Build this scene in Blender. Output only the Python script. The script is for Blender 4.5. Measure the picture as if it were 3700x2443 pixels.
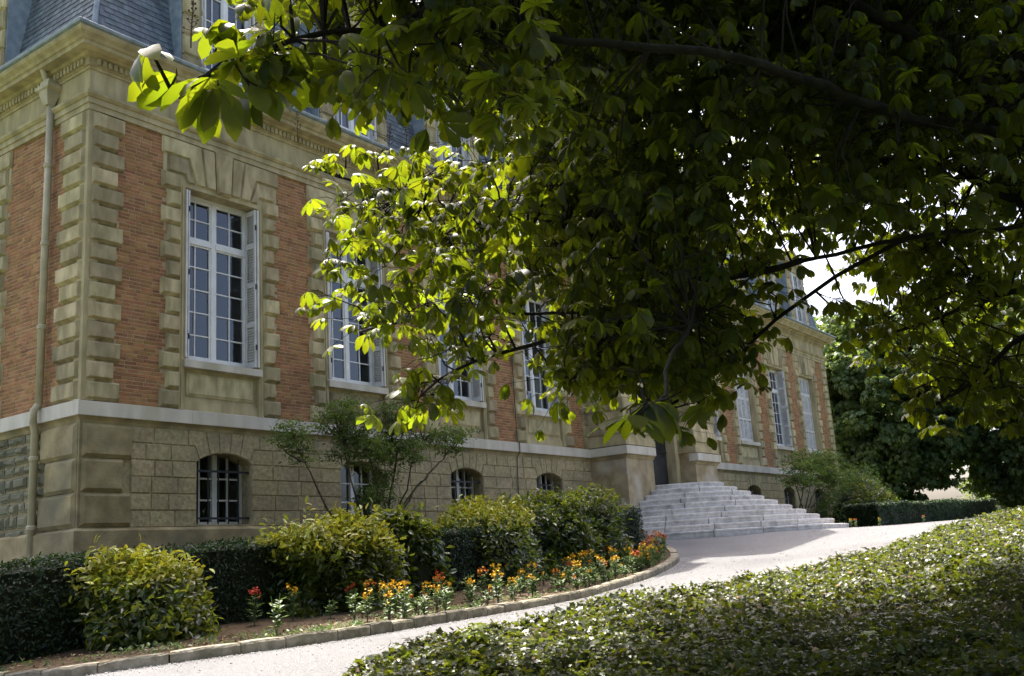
import bpy, math, random
import numpy as np
from mathutils import Vector, Matrix
random.seed(7); rng = np.random.default_rng(11)
for o in list(bpy.data.objects): bpy.data.objects.remove(o)
SC = bpy.context.scene; COL = SC.collection

# ------------------------------------------------------------------ camera
YAW, PITCH, ROLL = 0.9540, 0.2194, -0.0642
EYE = np.array([-8.761, -14.611, -2.682]); FPX = 3632.33
_f = np.array([math.sin(YAW)*math.cos(PITCH), math.cos(YAW)*math.cos(PITCH), math.sin(PITCH)])
_r0 = np.array([math.cos(YAW), -math.sin(YAW), 0.0]); _u0 = np.cross(_r0, _f)
_r = math.cos(ROLL)*_r0 + math.sin(ROLL)*_u0; _u = -math.sin(ROLL)*_r0 + math.cos(ROLL)*_u0
cd = bpy.data.cameras.new('camera'); cam = bpy.data.objects.new('camera', cd); COL.objects.link(cam)
cd.sensor_width = 36; cd.lens = FPX/3700*36; cd.clip_start = 0.05; cd.clip_end = 3000
M = Matrix.Identity(4)
for i in range(3):
    M[i][0] = _r[i]; M[i][1] = _u[i]; M[i][2] = -_f[i]; M[i][3] = EYE[i]
cam.matrix_world = M; SC.camera = cam

# ------------------------------------------------------------------ sky, sun, exposure
SUN_EL, SUN_DIR = math.radians(60), (0.62, 0.78)            # sun high behind the house
w = bpy.data.worlds.new('World'); SC.world = w; w.use_nodes = True
nt = w.node_tree; bg = nt.nodes['Background']
sky = nt.nodes.new('ShaderNodeTexSky'); sky.sky_type = 'NISHITA'; sky.sun_disc = False
sky.sun_elevation = SUN_EL; sky.sun_rotation = math.atan2(SUN_DIR[0], SUN_DIR[1])
sky.air_density = 0.65; sky.dust_density = 6.0; sky.ozone_density = 0.5
nt.links.new(sky.outputs[0], bg.inputs[0]); bg.inputs[1].default_value = 0.15
sd = bpy.data.lights.new('sun', 'SUN'); sun = bpy.data.objects.new('sun', sd); COL.objects.link(sun)
sd.energy = 3.1; sd.angle = math.radians(0.5); sd.color = (1, 0.95, 0.86)
h = math.hypot(*SUN_DIR); to_sun = Vector((SUN_DIR[0]/h*math.cos(SUN_EL), SUN_DIR[1]/h*math.cos(SUN_EL), math.sin(SUN_EL)))
sun.rotation_euler = (-to_sun).to_track_quat('-Z', 'Y').to_euler(); sun.location = (0, 0, 40)
SC.view_settings.view_transform = 'Standard'; SC.view_settings.look = 'None'
SC.view_settings.exposure = 1.85; SC.view_settings.gamma = 1
SC.render.engine = 'CYCLES'; SC.cycles.max_bounces = 8; SC.cycles.transmission_bounces = 6; SC.cycles.diffuse_bounces = 3

# ------------------------------------------------------------------ helpers
def at(u, v, d):
    "world point at depth d on the line of sight through native photo position (u, v)"
    return EYE + d*(_f + (u-1850)/FPX*_r - (v-1221.5)/FPX*_u)
def on_y(u, v, y):
    q = _f + (u-1850)/FPX*_r - (v-1221.5)/FPX*_u
    return EYE + (y-EYE[1])/q[1]*q
def tag(o, label=None, cat=None, group=None, kind=None):
    if label: o['label'] = label
    if cat: o['category'] = cat
    if group: o['group'] = group
    if kind: o['kind'] = kind
    return o
def empty(name, loc, label=None, cat=None, group=None, kind=None):
    o = bpy.data.objects.new(name, None); COL.objects.link(o); o.location = loc; o.empty_display_size = .2
    return tag(o, label, cat, group, kind)
def link(o, parent=None):
    COL.objects.link(o)
    if parent is not None:
        o.parent = parent
        t = Vector((0, 0, 0)); p = parent
        t = WL.get(parent.name, Vector(parent.location))
        o.matrix_parent_inverse = Matrix.Translation(-t)
    WL[o.name] = Vector((0, 0, 0)) if o.data else Vector(o.location)
    return o
WL = {}
class MB:
    def __init__(s): s.v = []; s.f = []
    def add(s, vs, fs):
        n = len(s.v); s.v.extend(vs); s.f.extend([tuple(i+n for i in f) for f in fs])
    def box(s, x0, x1, y0, y1, z0, z1):
        s.add([(x0,y0,z0),(x1,y0,z0),(x1,y1,z0),(x0,y1,z0),(x0,y0,z1),(x1,y0,z1),(x1,y1,z1),(x0,y1,z1)],
              [(0,3,2,1),(4,5,6,7),(0,1,5,4),(1,2,6,5),(2,3,7,6),(3,0,4,7)])
    def prism(s, poly, y0, y1, swap=False):
        "polygon in (x,z), counter-clockwise seen from -y, extruded y0 (front) to y1"
        n = len(poly)
        g = (lambda x, y, z: (y, x, z)) if swap else (lambda x, y, z: (x, y, z))
        vs = [g(x, y0, z) for x, z in poly] + [g(x, y1, z) for x, z in poly]
        fs = [tuple(range(n)), tuple(range(2*n-1, n-1, -1))] + [(i, i+n, (i+1) % n+n, (i+1) % n) for i in range(n)]
        s.add(vs, fs)
    def tube(s, pts, rads, n=6, cap=True):
        pts = [np.array(p, float) for p in pts]; base = len(s.v); up = np.array([.13, .31, .94]); vs = []
        for i, p in enumerate(pts):
            t = pts[min(i+1, len(pts)-1)] - pts[max(i-1, 0)]; t = t/(np.linalg.norm(t)+1e-9)
            a = np.cross(t, up); 
            if np.linalg.norm(a) < 1e-3: a = np.cross(t, (1, 0, 0))
            a /= np.linalg.norm(a); b = np.cross(t, a)
            r = rads[i] if hasattr(rads, '__len__') else rads
            for k in range(n):
                an = 2*math.pi*k/n; vs.append(tuple(p + r*(math.cos(an)*a+math.sin(an)*b)))
        fs = []
        for i in range(len(pts)-1):
            for k in range(n):
                fs.append((i*n+k, i*n+(k+1) % n, (i+1)*n+(k+1) % n, (i+1)*n+k))
        if cap: fs += [tuple(range(n-1, -1, -1)), tuple((len(pts)-1)*n+k for k in range(n))]
        s.add(vs, fs)
    def block(s, x0, x1, z0, z1, yb=-.008, yf=-.085, ins=.030, back=.05, axis=0):
        "rusticated stone: base plate and raised chamfered face; axis 1 puts it on the side wall"
        def g(x, y, z): return (x, y, z) if axis == 0 else (y, x, z)
        c = ins+.018
        z0 = z0+.010
        P = lambda a, y: [g(x0+a, y, z0+a), g(x1-a, y, z0+a), g(x1-a, y, z1-a), g(x0+a, y, z1-a)]
        vs = P(0, back) + P(0, yb) + P(.006, yb) + P(ins+.01, yf+.010) + P(c, yf)
        fs = []
        for k in range(4):
            for i in range(4):
                j = (i+1) % 4; fs.append((k*4+i, k*4+j, k*4+4+j, k*4+4+i))
        fs.append((16, 17, 18, 19))
        if axis: fs = [f[::-1] for f in fs]
        s.add(vs, fs)
    def mesh(s, name, mat=None, smooth=False):
        me = bpy.data.meshes.new(name); me.from_pydata(s.v, [], s.f); me.update()
        if mat: me.materials.append(mat)
        if smooth: me.polygons.foreach_set('use_smooth', [True]*len(me.polygons))
        return me
    def build(s, name, mat, parent=None, smooth=False, kind=None):
        o = bpy.data.objects.new(name, s.mesh(name, mat, smooth)); link(o, parent)
        if kind: o['kind'] = kind
        return o
def inst(me, name, parent, loc=(0, 0, 0), rot=None, scale=None):
    o = bpy.data.objects.new(name, me); link(o, parent); o.location = loc
    if rot is not None: o.rotation_euler = rot
    if scale is not None: o.scale = scale
    return o
def sweep(mb, path, prof, closed_prof=True):
    "path: plan polyline; prof: (outward offset, z); outward is to the right of travel"
    P = [np.array(p, float) for p in path]; n = len(P); rows = []
    for i in range(n):
        d0 = P[i]-P[i-1] if i > 0 else P[1]-P[0]; d1 = P[i+1]-P[i] if i < n-1 else d0
        d0 = d0/np.linalg.norm(d0); d1 = d1/np.linalg.norm(d1)
        n0 = np.array([d0[1], -d0[0]]); n1 = np.array([d1[1], -d1[0]])
        m = n0+n1; m = m/max(.2, (m@n0))
        rows.append([(P[i][0]+m[0]*o, P[i][1]+m[1]*o, z) for o, z in prof])
    k = len(prof); vs = [v for r in rows for v in r]; fs = []
    for i in range(n-1):
        for j in range(k if closed_prof else k-1):
            a = (j+1) % k; fs.append((i*k+j, (i+1)*k+j, (i+1)*k+a, i*k+a))
    if closed_prof: fs += [tuple(range(k)), tuple((n-1)*k+j for j in range(k-1, -1, -1))]
    mb.add(vs, fs)

# ------------------------------------------------------------------ materials
def nodes(name):
    m = bpy.data.materials.new(name); m.use_nodes = True; t = m.node_tree
    return m, t, t.nodes['Principled BSDF'], t.nodes['Material Output']
def mk(name, c1, c2, scale=3., rough=.8, bump=0., bscale=40., var=0., hue=0., spec=.3, stretch=(1, 1, 1), c3=None, s3=.6, a3=.5, detail=6., metal=0.):
    "two-tone mottled surface with fine relief; var/hue vary piece by piece"
    m, t, b, out = nodes(name); L = t.links.new; N = t.nodes.new
    g = N('ShaderNodeNewGeometry'); mp = N('ShaderNodeMapping'); mp.inputs['Scale'].default_value = stretch; L(g.outputs['Position'], mp.inputs[0])
    no = N('ShaderNodeTexNoise'); no.inputs['Scale'].default_value = scale; no.inputs['Detail'].default_value = detail; L(mp.outputs[0], no.inputs[0])
    rp = N('ShaderNodeValToRGB'); rp.color_ramp.elements[0].position = .36; rp.color_ramp.elements[1].position = .66
    rp.color_ramp.elements[0].color = (*c1, 1); rp.color_ramp.elements[1].color = (*c2, 1); L(no.outputs[0], rp.inputs[0])
    col = rp.outputs[0]
    if c3:
        n3 = N('ShaderNodeTexNoise'); n3.inputs['Scale'].default_value = s3; n3.inputs['Detail'].default_value = 5; L(mp.outputs[0], n3.inputs[0])
        r3 = N('ShaderNodeValToRGB'); r3.color_ramp.elements[0].position = .5; r3.color_ramp.elements[1].position = .72
        r3.color_ramp.elements[0].color = (0, 0, 0, 1); r3.color_ramp.elements[1].color = (a3, a3, a3, 1); L(n3.outputs[0], r3.inputs[0])
        mx = N('ShaderNodeMix'); mx.data_type = 'RGBA'; L(r3.outputs[0], mx.inputs[0]); L(col, mx.inputs[6]); mx.inputs[7].default_value = (*c3, 1); col = mx.outputs[2]
    if var or hue:
        oi = N('ShaderNodeObjectInfo'); ad = N('ShaderNodeMath'); ad.operation = 'ADD'
        L(g.outputs['Random Per Island'], ad.inputs[0]); L(oi.outputs['Random'], ad.inputs[1])
        fr = N('ShaderNodeMath'); fr.operation = 'FRACT'; L(ad.outputs[0], fr.inputs[0])
        hs = N('ShaderNodeHueSaturation')
        mv = N('ShaderNodeMapRange'); mv.inputs[3].default_value = 1-var; mv.inputs[4].default_value = 1+var; L(fr.outputs[0], mv.inputs[0]); L(mv.outputs[0], hs.inputs['Value'])
        m2 = N('ShaderNodeMath'); m2.operation = 'MULTIPLY'; m2.inputs[1].default_value = 7.31; L(fr.outputs[0], m2.inputs[0])
        f2 = N('ShaderNodeMath'); f2.operation = 'FRACT'; L(m2.outputs[0], f2.inputs[0])
        mh = N('ShaderNodeMapRange'); mh.inputs[3].default_value = .5-hue; mh.inputs[4].default_value = .5+hue; L(f2.outputs[0], mh.inputs[0]); L(mh.outputs[0], hs.inputs['Hue'])
        L(col, hs.inputs['Color']); col = hs.outputs[0]
    L(col, b.inputs['Base Color']); b.inputs['Roughness'].default_value = rough; b.inputs['Specular IOR Level'].default_value = spec; b.inputs['Metallic'].default_value = metal
    if bump:
        nb = N('ShaderNodeTexNoise'); nb.inputs['Scale'].default_value = bscale; nb.inputs['Detail'].default_value = 5; L(g.outputs['Position'], nb.inputs[0])
        bp = N('ShaderNodeBump'); bp.inputs['Strength'].default_value = bump; bp.inputs['Distance'].default_value = .02; L(nb.outputs[0], bp.inputs['Height']); L(bp.outputs[0], b.inputs['Normal'])
    return m
def leafmat(name, c1, c2, trans, rough=.4, spec=.5, tw=.5, var=.3, hue=.02, sheen=0.):
    "leaf: coloured front, light passes through; c1..c2 varies leaf by leaf"
    m, t, b, out = nodes(name); L = t.links.new; N = t.nodes.new
    g = N('ShaderNodeNewGeometry'); oi = N('ShaderNodeObjectInfo'); ad = N('ShaderNodeMath'); ad.operation = 'ADD'
    L(g.outputs['Random Per Island'], ad.inputs[0]); L(oi.outputs['Random'], ad.inputs[1]); fr = N('ShaderNodeMath'); fr.operation = 'FRACT'; L(ad.outputs[0], fr.inputs[0])
    mx = N('ShaderNodeMix'); mx.data_type = 'RGBA'; L(fr.outputs[0], mx.inputs[0]); mx.inputs[6].default_value = (*c1, 1); mx.inputs[7].default_value = (*c2, 1)
    no = N('ShaderNodeTexNoise'); no.inputs['Scale'].default_value = 2.2; L(g.outputs['Position'], no.inputs[0])
    hs = N('ShaderNodeHueSaturation'); mv = N('ShaderNodeMapRange'); mv.inputs[1].default_value = .3; mv.inputs[2].default_value = .7; mv.inputs[3].default_value = 1-var; mv.inputs[4].default_value = 1+var
    L(no.outputs[0], mv.inputs[0]); L(mv.outputs[0], hs.inputs['Value']); L(mx.outputs[2], hs.inputs['Color'])
    m2 = N('ShaderNodeMath'); m2.operation = 'MULTIPLY'; m2.inputs[1].default_value = 5.7; L(fr.outputs[0], m2.inputs[0]); f2 = N('ShaderNodeMath'); f2.operation = 'FRACT'; L(m2.outputs[0], f2.inputs[0])
    mh = N('ShaderNodeMapRange'); mh.inputs[3].default_value = .5-hue; mh.inputs[4].default_value = .5+hue; L(f2.outputs[0], mh.inputs[0]); L(mh.outputs[0], hs.inputs['Hue'])
    L(hs.outputs[0], b.inputs['Base Color']); b.inputs['Roughness'].default_value = rough; b.inputs['Specular IOR Level'].default_value = spec
    tr = N('ShaderNodeBsdfTranslucent'); h2 = N('ShaderNodeHueSaturation'); L(mh.outputs[0], h2.inputs['Hue']); L(mv.outputs[0], h2.inputs['Value']); h2.inputs['Color'].default_value = (*trans, 1); L(h2.outputs[0], tr.inputs[0])
    ms = N('ShaderNodeMixShader'); ms.inputs[0].default_value = tw; L(b.outputs[0], ms.inputs[1]); L(tr.outputs[0], ms.inputs[2]); L(ms.outputs[0], out.inputs[0])
    return m
STONE = mk('limestone', (.34,.275,.145), (.56,.465,.27), 6, .9, .9, 60, var=.27, hue=.008, c3=(.17,.145,.085), s3=2.4, a3=.6, stretch=(1, 1, .4))
STONE2 = mk('limestone_plain', (.35,.285,.155), (.51,.425,.24), 5, .88, .45, 70, c3=(.19,.16,.09), s3=2.2, a3=.6, stretch=(1, 1, .3))
SIDEST = mk('weathered_stone', (.15,.145,.09), (.26,.235,.15), 2.5, .9, .5, 50, var=.1, c3=(.07,.07,.05), s3=1.5, a3=.7)
SUBBASE = mk('plinth_stone', (.23,.18,.09), (.40,.32,.17), 3, .9, .5, 40, var=.12, c3=(.13,.125,.085), s3=.9, a3=.7)
PIERM = mk('stained_pier_stone', (.27,.205,.11), (.42,.335,.20), 3, .9, .4, 40, c3=(.52,.48,.42), s3=1.0, a3=.75)
STRING = mk('pale_stone', (.51,.455,.365), (.64,.58,.485), 3, .8, .25, 50, var=.06, c3=(.36,.33,.21), s3=1.3, a3=.7, stretch=(1, 1, .3))
ASHLAR = mk('tooled_ashlar', (.31,.245,.13), (.45,.365,.21), 14, .95, .8, 22, var=.1, hue=.006, c3=(.17,.16,.105), s3=2., a3=.5)
BRICK = mk('red_brick', (.265,.122,.052), (.345,.168,.07), 7, .9, .5, 60, var=.26, hue=.012, c3=(.36,.20,.07), s3=2.2, a3=.75)
MORTAR = mk('mortar', (.36,.26,.16), (.44,.33,.215), 6, .95, .3, 60)
SLATE = mk('slate', (.085,.105,.125), (.145,.165,.185), 5, .55, .25, 50, var=.3, hue=.02, spec=.3)
LEAD = mk('lead', (.17,.21,.25), (.28,.33,.36), 6, .5, .15, 30, spec=.5)
WHITE = mk('white_paint', (.70,.68,.66), (.80,.78,.755), 5, .5, .1, 60, spec=.4)
SHUT = mk('shutter_paint', (.56,.54,.51), (.68,.66,.62), 5, .6, .1, 60, spec=.3)
IRON = mk('black_iron', (.012,.012,.014), (.03,.03,.032), 9, .5, .2, 60, spec=.4)
DOORM = mk('door_paint', (.012,.013,.017), (.025,.026,.032), 4, .35, .1, 40, spec=.5)
STEPM = mk('granite_steps', (.52,.49,.455), (.69,.655,.615), 9, .8, .35, 50, var=.08, c3=(.20,.195,.17), s3=3.2, a3=.6)
PIPE = mk('pipe_paint', (.38,.33,.20), (.47,.41,.265), 4, .6, .15, 40, spec=.3)
DRIVE = mk('driveway_gravel', (.15,.147,.147), (.255,.25,.25), 55, .95, .7, 140, c3=(.135,.132,.135), s3=.35, a3=.8, detail=10)
KERB = mk('kerb_stone', (.17,.15,.105), (.33,.29,.22), 9, .9, .8, 30, var=.15, c3=(.13,.135,.07), s3=3, a3=.7)
SOIL = mk('mulch', (.045,.030,.016), (.135,.092,.05), 34, 1., 1., 35, c3=(.08,.055,.03), s3=4, a3=.7, detail=10)
CORE = mk('shaded_core', (.008,.011,.004), (.02,.024,.008), 9, 1.)  # near-black filler hulls inside bushes and hedges, inner shade painted in
EARTH = mk('earth', (.06,.05,.025), (.11,.09,.045), 3, 1., .6, 20)
LITTER = mk('dry_litter', (.16,.10,.05), (.34,.24,.13), 20, .9, var=.35)
GRASS = mk('grass', (.05,.075,.02), (.09,.12,.03), 2, 1., .6, 20)
BARK = mk('bark', (.007,.006,.004), (.02,.017,.012), 9, .95, 1., 22, stretch=(1, 1, .25))
TWIG = mk('twig_bark', (.05,.04,.025), (.10,.08,.05), 9, .9, .4, 30)
INSIDE = mk('dark_interior', (.02,.02,.02), (.035,.033,.03), 1, .9)
CURTAIN = mk('net_curtain', (.55,.56,.56), (.68,.68,.68), 12, .95, .3, 20, stretch=(6, 1, .3))
def glassmat():
    m, t, b, out = nodes('window_glass'); L = t.links.new; N = t.nodes.new
    gl = N('ShaderNodeBsdfGlossy'); gl.inputs['Roughness'].default_value = .02; gl.inputs[0].default_value = (.9, .95, 1, 1)
    tr = N('ShaderNodeBsdfTransparent'); tr.inputs[0].default_value = (.75, .78, .78, 1)
    fr = N('ShaderNodeFresnel'); fr.inputs[0].default_value = 1.8
    no = N('ShaderNodeTexNoise'); no.inputs['Scale'].default_value = 1.2; g = N('ShaderNodeNewGeometry'); L(g.outputs['Position'], no.inputs[0])
    bp = N('ShaderNodeBump'); bp.inputs['Strength'].default_value = .12; bp.inputs['Distance'].default_value = .05; L(no.outputs[0], bp.inputs['Height']); L(bp.outputs[0], gl.inputs['Normal'])
    ms = N('ShaderNodeMixShader'); L(fr.outputs[0], ms.inputs[0]); L(tr.outputs[0], ms.inputs[1]); L(gl.outputs[0], ms.inputs[2]); L(ms.outputs[0], out.inputs[0]); return m
GLASS = glassmat()
CHEST = leafmat('chestnut_leaf', (.004,.009,.003), (.010,.018,.005), (.53,.65,.015), .5, .2, .25, .2, .015)
IVY = leafmat('ivy_leaf', (.011,.020,.004), (.048,.06,.011), (.26,.31,.02), .42, .32, .26, .25, .02)
YEW = leafmat('clipped_hedge_leaf', (.006,.018,.006), (.02,.042,.012), (.05,.11,.015), .45, .35, .22, .3, .02)
AUCUBA = leafmat('aucuba_leaf', (.012,.030,.005), (.06,.085,.012), (.34,.40,.03), .3, .55, .35, .35, .02)
SUNGOLD = leafmat('sunlit_golden_leaf', (.15,.19,.018), (.46,.44,.045), (.45,.45,.03), .35, .5, .35, .35, .025)  # brighter than the leaf's own tone: sunlight painted into bush tops
LAUREL = leafmat('laurel_leaf', (.012,.03,.006), (.05,.08,.012), (.25,.33,.03), .28, .6, .32, .35, .02)
SHRUBL = leafmat('shrub_leaf', (.05,.085,.02), (.10,.15,.035), (.18,.27,.04), .5, .35, .4, .25, .02)
BGL = leafmat('far_chestnut_leaf', (.03,.058,.024), (.085,.13,.048), (.26,.36,.05), .5, .35, .4, .35, .02)
FLEAF = leafmat('wallflower_leaf', (.08,.13,.05), (.16,.22,.09), (.18,.28,.06), .5, .4, .3, .2, .02)
SYC = leafmat('sycamore_leaf', (.16,.24,.02), (.24,.32,.03), (.5,.6,.04), .45, .4, .45, .15, .01)
PETAL = {k: mk('petal_'+k, c, c2, 30, .6, 0, var=.15, hue=.01) for k, c, c2 in
         [('yellow', (.75,.42,.01), (.85,.55,.02)), ('orange', (.65,.20,.015), (.75,.30,.02)), ('red', (.48,.045,.02), (.60,.08,.02)), ('maroon', (.15,.02,.012), (.22,.03,.015))]}
# ------------------------------------------------------------------ terrain heights
def tps(pts, lam=.02):
    P = np.array(pts, float); n = len(P); X = P[:, :2]
    d = np.linalg.norm(X[:, None]-X[None], axis=2); K = d*d*np.log(d+1e-9)+lam*np.eye(n)
    A = np.zeros((n+3, n+3)); A[:n, :n] = K; A[:n, n] = 1; A[:n, n+1:] = X; A[n, :n] = 1; A[n+1:, :n] = X.T
    c = np.linalg.solve(A, np.concatenate([P[:, 2], [0, 0, 0]]))
    def ev(x, y):
        x = np.asarray(x, float); y = np.asarray(y, float); q = np.stack([x.ravel(), y.ravel()], 1)
        out = np.zeros(len(q))
        for s in range(0, len(q), 20000):
            r = np.linalg.norm(q[s:s+20000, None]-X[None], axis=2)
            out[s:s+20000] = (r*r*np.log(r+1e-9))@c[:n] + c[n] + q[s:s+20000]@c[n+1:]
        return out.reshape(x.shape)
    return ev
KERB_UVD = [(-500, 2535, 9.4), (250, 2450, 9.2), (417, 2426, 9.25), (695, 2389, 9.4), (1100, 2335, 10), (1304, 2303, 10.6), (1517, 2268, 11.3), (1748, 2229, 12.3), (1934, 2196, 13.3), (2126, 2157, 14.7), (2270, 2114, 16.4), (2354, 2087, 17.8), (2430, 2050, 19.4)]
kerb3 = [at(*k) for k in KERB_UVD]
tip = at(2457, 2027, 20.6); kerb3.append(tip)
for u, v, d in [(2445, 2003, 22), (2410, 1985, 22.9), (2354, 1976, 23.4), (2300, 1972, 23.4)]: kerb3.append(at(u, v, d))
STAIR_C = (18.1, -1.15)
ground_pts = [tuple(p) for p in kerb3] + [(13.4,-2.6,-2.375), (14.4,-3.6,-2.365), (15.6,-5.15,-2.35), (18.1,-5.9,-2.34), (19.7,-5.5,-2.33), (22.6,-3,-2.3), (26,-5.2,-2.25), (32,-5.6,-2.16), (40,-7,-2.0), (55,-8,-1.8), (55,10,-1.7), (0,0,-3.05), (8,0,-2.75), (14,0,-2.42), (30,0,-2.2), (36,0,-2.1), (-8,-3,-3.7), (-10,4,-3.7), (-4,3,-3.4)]
C_UVD = [(250, 2820, 5.6), (800, 2620, 6.2), (1239, 2440, 7.0), (1387, 2360, 7.5), (1563, 2305, 8.0), (1795, 2260, 8.7), (2200, 2152, 10.2), (2600, 2103, 12), (2878, 2050, 13.6), (3156, 1986, 15.2), (3387, 1913, 17), (3503, 1877, 18.2), (3700, 1836, 20), (4100, 1770, 24), (4700, 1700, 30)]
crest = np.array([at(*c) for c in C_UVD])
for c in crest[2:13]:
    dv = (c-EYE)[:2]; dv /= np.linalg.norm(dv); q = c[:2]+dv*.8
    ground_pts.append((q[0], q[1], c[2]-.16))
for c in crest[::2]:
    for f_, dz in ((.4, .35), (.8, .4)):
        q = c+(np.array([EYE[0], EYE[1], -4.1])-c)*f_; ground_pts.append((q[0], q[1], q[2]-dz))
ground_pts += [(8,-8.6,-2.98), (12,-7.8,-2.72), (15,-7.4,-2.52), (-9,-9,-3.95), (-12,-14,-4.3)]
_H = tps(ground_pts, .05)
def H(x, y): return _H(np.clip(x, -14, 56), np.clip(y, -16, 11))
def Hs(x, y): return float(H(np.array([x]), np.array([y]))[0])
def sheet(name, xs, ys, zf, mat, kind='structure', mask=None):
    X, Y = np.meshgrid(xs, ys); Z = zf(X, Y); n, m = X.shape
    vs = np.stack([X.ravel(), Y.ravel(), Z.ravel()], 1).tolist(); fs = []
    for i in range(n-1):
        for j in range(m-1):
            if mask is not None and not mask((X[i, j]+X[i+1, j+1])/2, (Y[i, j]+Y[i+1, j+1])/2): continue
            fs.append((i*m+j, i*m+j+1, (i+1)*m+j+1, (i+1)*m+j))
    mb = MB(); mb.v = vs; mb.f = fs
    return mb.build(name, mat, None, True, kind)
sheet('ground', np.concatenate([[-400, -120, -40], np.linspace(-16, 58, 50), [90, 200, 600]]), np.concatenate([[-400, -100, -35], np.linspace(-18, 14, 26), [40, 120, 500]]), lambda x, y: H(x, y)-.12, GRASS)
sheet('driveway', np.linspace(-13, 56, 140), np.linspace(-15, 3, 60), lambda x, y: H(x, y), DRIVE)

# ------------------------------------------------------------------ the house
L_ = 36.2
WC = [2.73, 6.17, 9.62, 13.06]; WR = [L_-c for c in WC]
PX0, PX1, PY = 15.2, 21.0, -1.15
house = empty('mansion', (18.1, 0, -2.6), 'long brick and cream stone mansion with slate mansard roof behind the flower bed', 'building')
WL[house.name] = Vector(house.location)
wm = MB()
def wallgrid(mb, x0, x1, z0, z1, openings, y0, y1, axis=0):
    xs = sorted({x0, x1, *[a for o in openings for a in o[:2]]}); zs = sorted({z0, z1, *[a for o in openings for a in o[2:]]})
    for i in range(len(xs)-1):
        for j in range(len(zs)-1):
            cx, cz = (xs[i]+xs[i+1])/2, (zs[j]+zs[j+1])/2
            if cx < x0 or cx > x1 or any(a < cx < b and c < cz < d for a, b, c, d in openings): continue
            if axis == 0: mb.box(xs[i], xs[i+1], y0, y1, zs[j], zs[j+1])
            else: mb.box(y0, y1, xs[i], xs[i+1], zs[j], zs[j+1])
OPW, ZB, ZT = .83, 1.13, 4.33
BW, BSP, BCR, BSILL = .6, -.63, -.47, -1.75
fo = []
for c in WC+WR: fo += [(c-OPW-.02, c+OPW+.02, .24, ZT+.02)]
wallgrid(wm, .35, L_-.35, .1, 5.25, fo, .0, .42)
SWC = 3.76
wallgrid(wm, .36, 12, .1, 5.25, [(SWC-OPW-.02, SWC+OPW+.02, .24, ZT+.02)], .0, .42, 1)
wm.box(.013, .37, .013, .37, .1, 5.25)
wm.box(L_-.4, L_-.012, .02, 12, -3.2, 5.25); wm.box(.1, L_-.1, 11.8, 12, -3.4, 5.25)
wall = wm.build('wall', MORTAR, house)
bm_ = MB(); bo = []
for c in WC+WR: bo += [(c+.05-.9, c+.05+.9, -.65, -.1), (c+.05-BW-.012, c+.05+BW+.012, BSILL, -.65)]
wallgrid(bm_, .3, L_-.3, -3.6, .1, bo, .012, .42); wallgrid(bm_, .31, 12, -3.6, .1, [], .012, .42, 1)
base = bm_.build('basement_wall', ASHLAR, house)
ib = MB(); ib.box(.5, L_-.5, 4.6, 4.7, -3, 6.4); ib.box(.45, L_-.45, .5, 11.7, -2.9, -2.8); ib.box(.45, L_-.45, .5, 11.7, .35, .45); ib.box(.45, L_-.45, .5, 11.7, 5.0, 5.1)
ib.build('interior', INSIDE, house)

# bricks: nearest panel as single pieces, the others joined
def brick_mesh(l):
    b = MB(); hh = .027; e = .004
    P = lambda a, y: [(-l/2+a, y, -hh+a), (l/2-a, y, -hh+a), (l/2-a, y, hh-a), (-l/2+a, y, hh-a)]
    b.v = P(0, .014)+P(0, -.001)+P(e, -.005)
    b.f = [(k*4+i, k*4+(i+1) % 4, k*4+4+(i+1) % 4, k*4+4+i) for k in range(2) for i in range(4)]+[(8, 9, 10, 11)]
    return b
B1 = {k: brick_mesh(k).mesh('brick', BRICK) for k in (.212, .101)}
def panel(x0, x1, z0, z1, axis=0, single=None, mb=None):
    n = 0; r = 0; z = z0+.033
    while z < z1:
        x = x0-random.random()*.2-.11; k = 0
        while x < x1:
            l = .212 if (k % 3 or r % 2 == 0) else .101
            cx = x+l/2; x += l+.010; k += 1
            if cx < x0 or cx > x1: continue
            j = random.uniform(-.003, .003)
            if single is not None and n < single[0]:
                inst(B1[l], 'brick', wall, (cx, j, z), scale=(1, 1, random.uniform(.96, 1.03))); n += 1; continue
            b = brick_mesh(l)
            mb.add([((cx+v[0], v[1]+j, z+v[2]) if axis == 0 else (v[1]+j, cx+v[0], z+v[2])) for v in b.v], b.f if axis == 0 else [f[::-1] for f in b.f])
        z += .066; r += 1
    return n
bk = MB()
edges = [.5]+[e for c in WC for e in (c-1.2, c+1.2)]+[PX0-.2]
for i in range(0, len(edges), 2):
    panel(edges[i], edges[i+1], .25, 5.2, 0, (300,) if i == 0 else None, bk)
    if edges[i+1] < 14: panel(L_-edges[i+1], L_-edges[i], .25, 5.2, 0, None, bk)
panel(PX1+.3, L_-WC[3]-1.2, .25, 5.2, 0, None, bk)
panel(.5, SWC-1.2, .25, 5.2, 1, None, bk); panel(SWC+1.2, 8.5, .25, 5.2, 1, None, bk)
o = bk.build('brickwork', BRICK, wall, kind='stuff')

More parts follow.
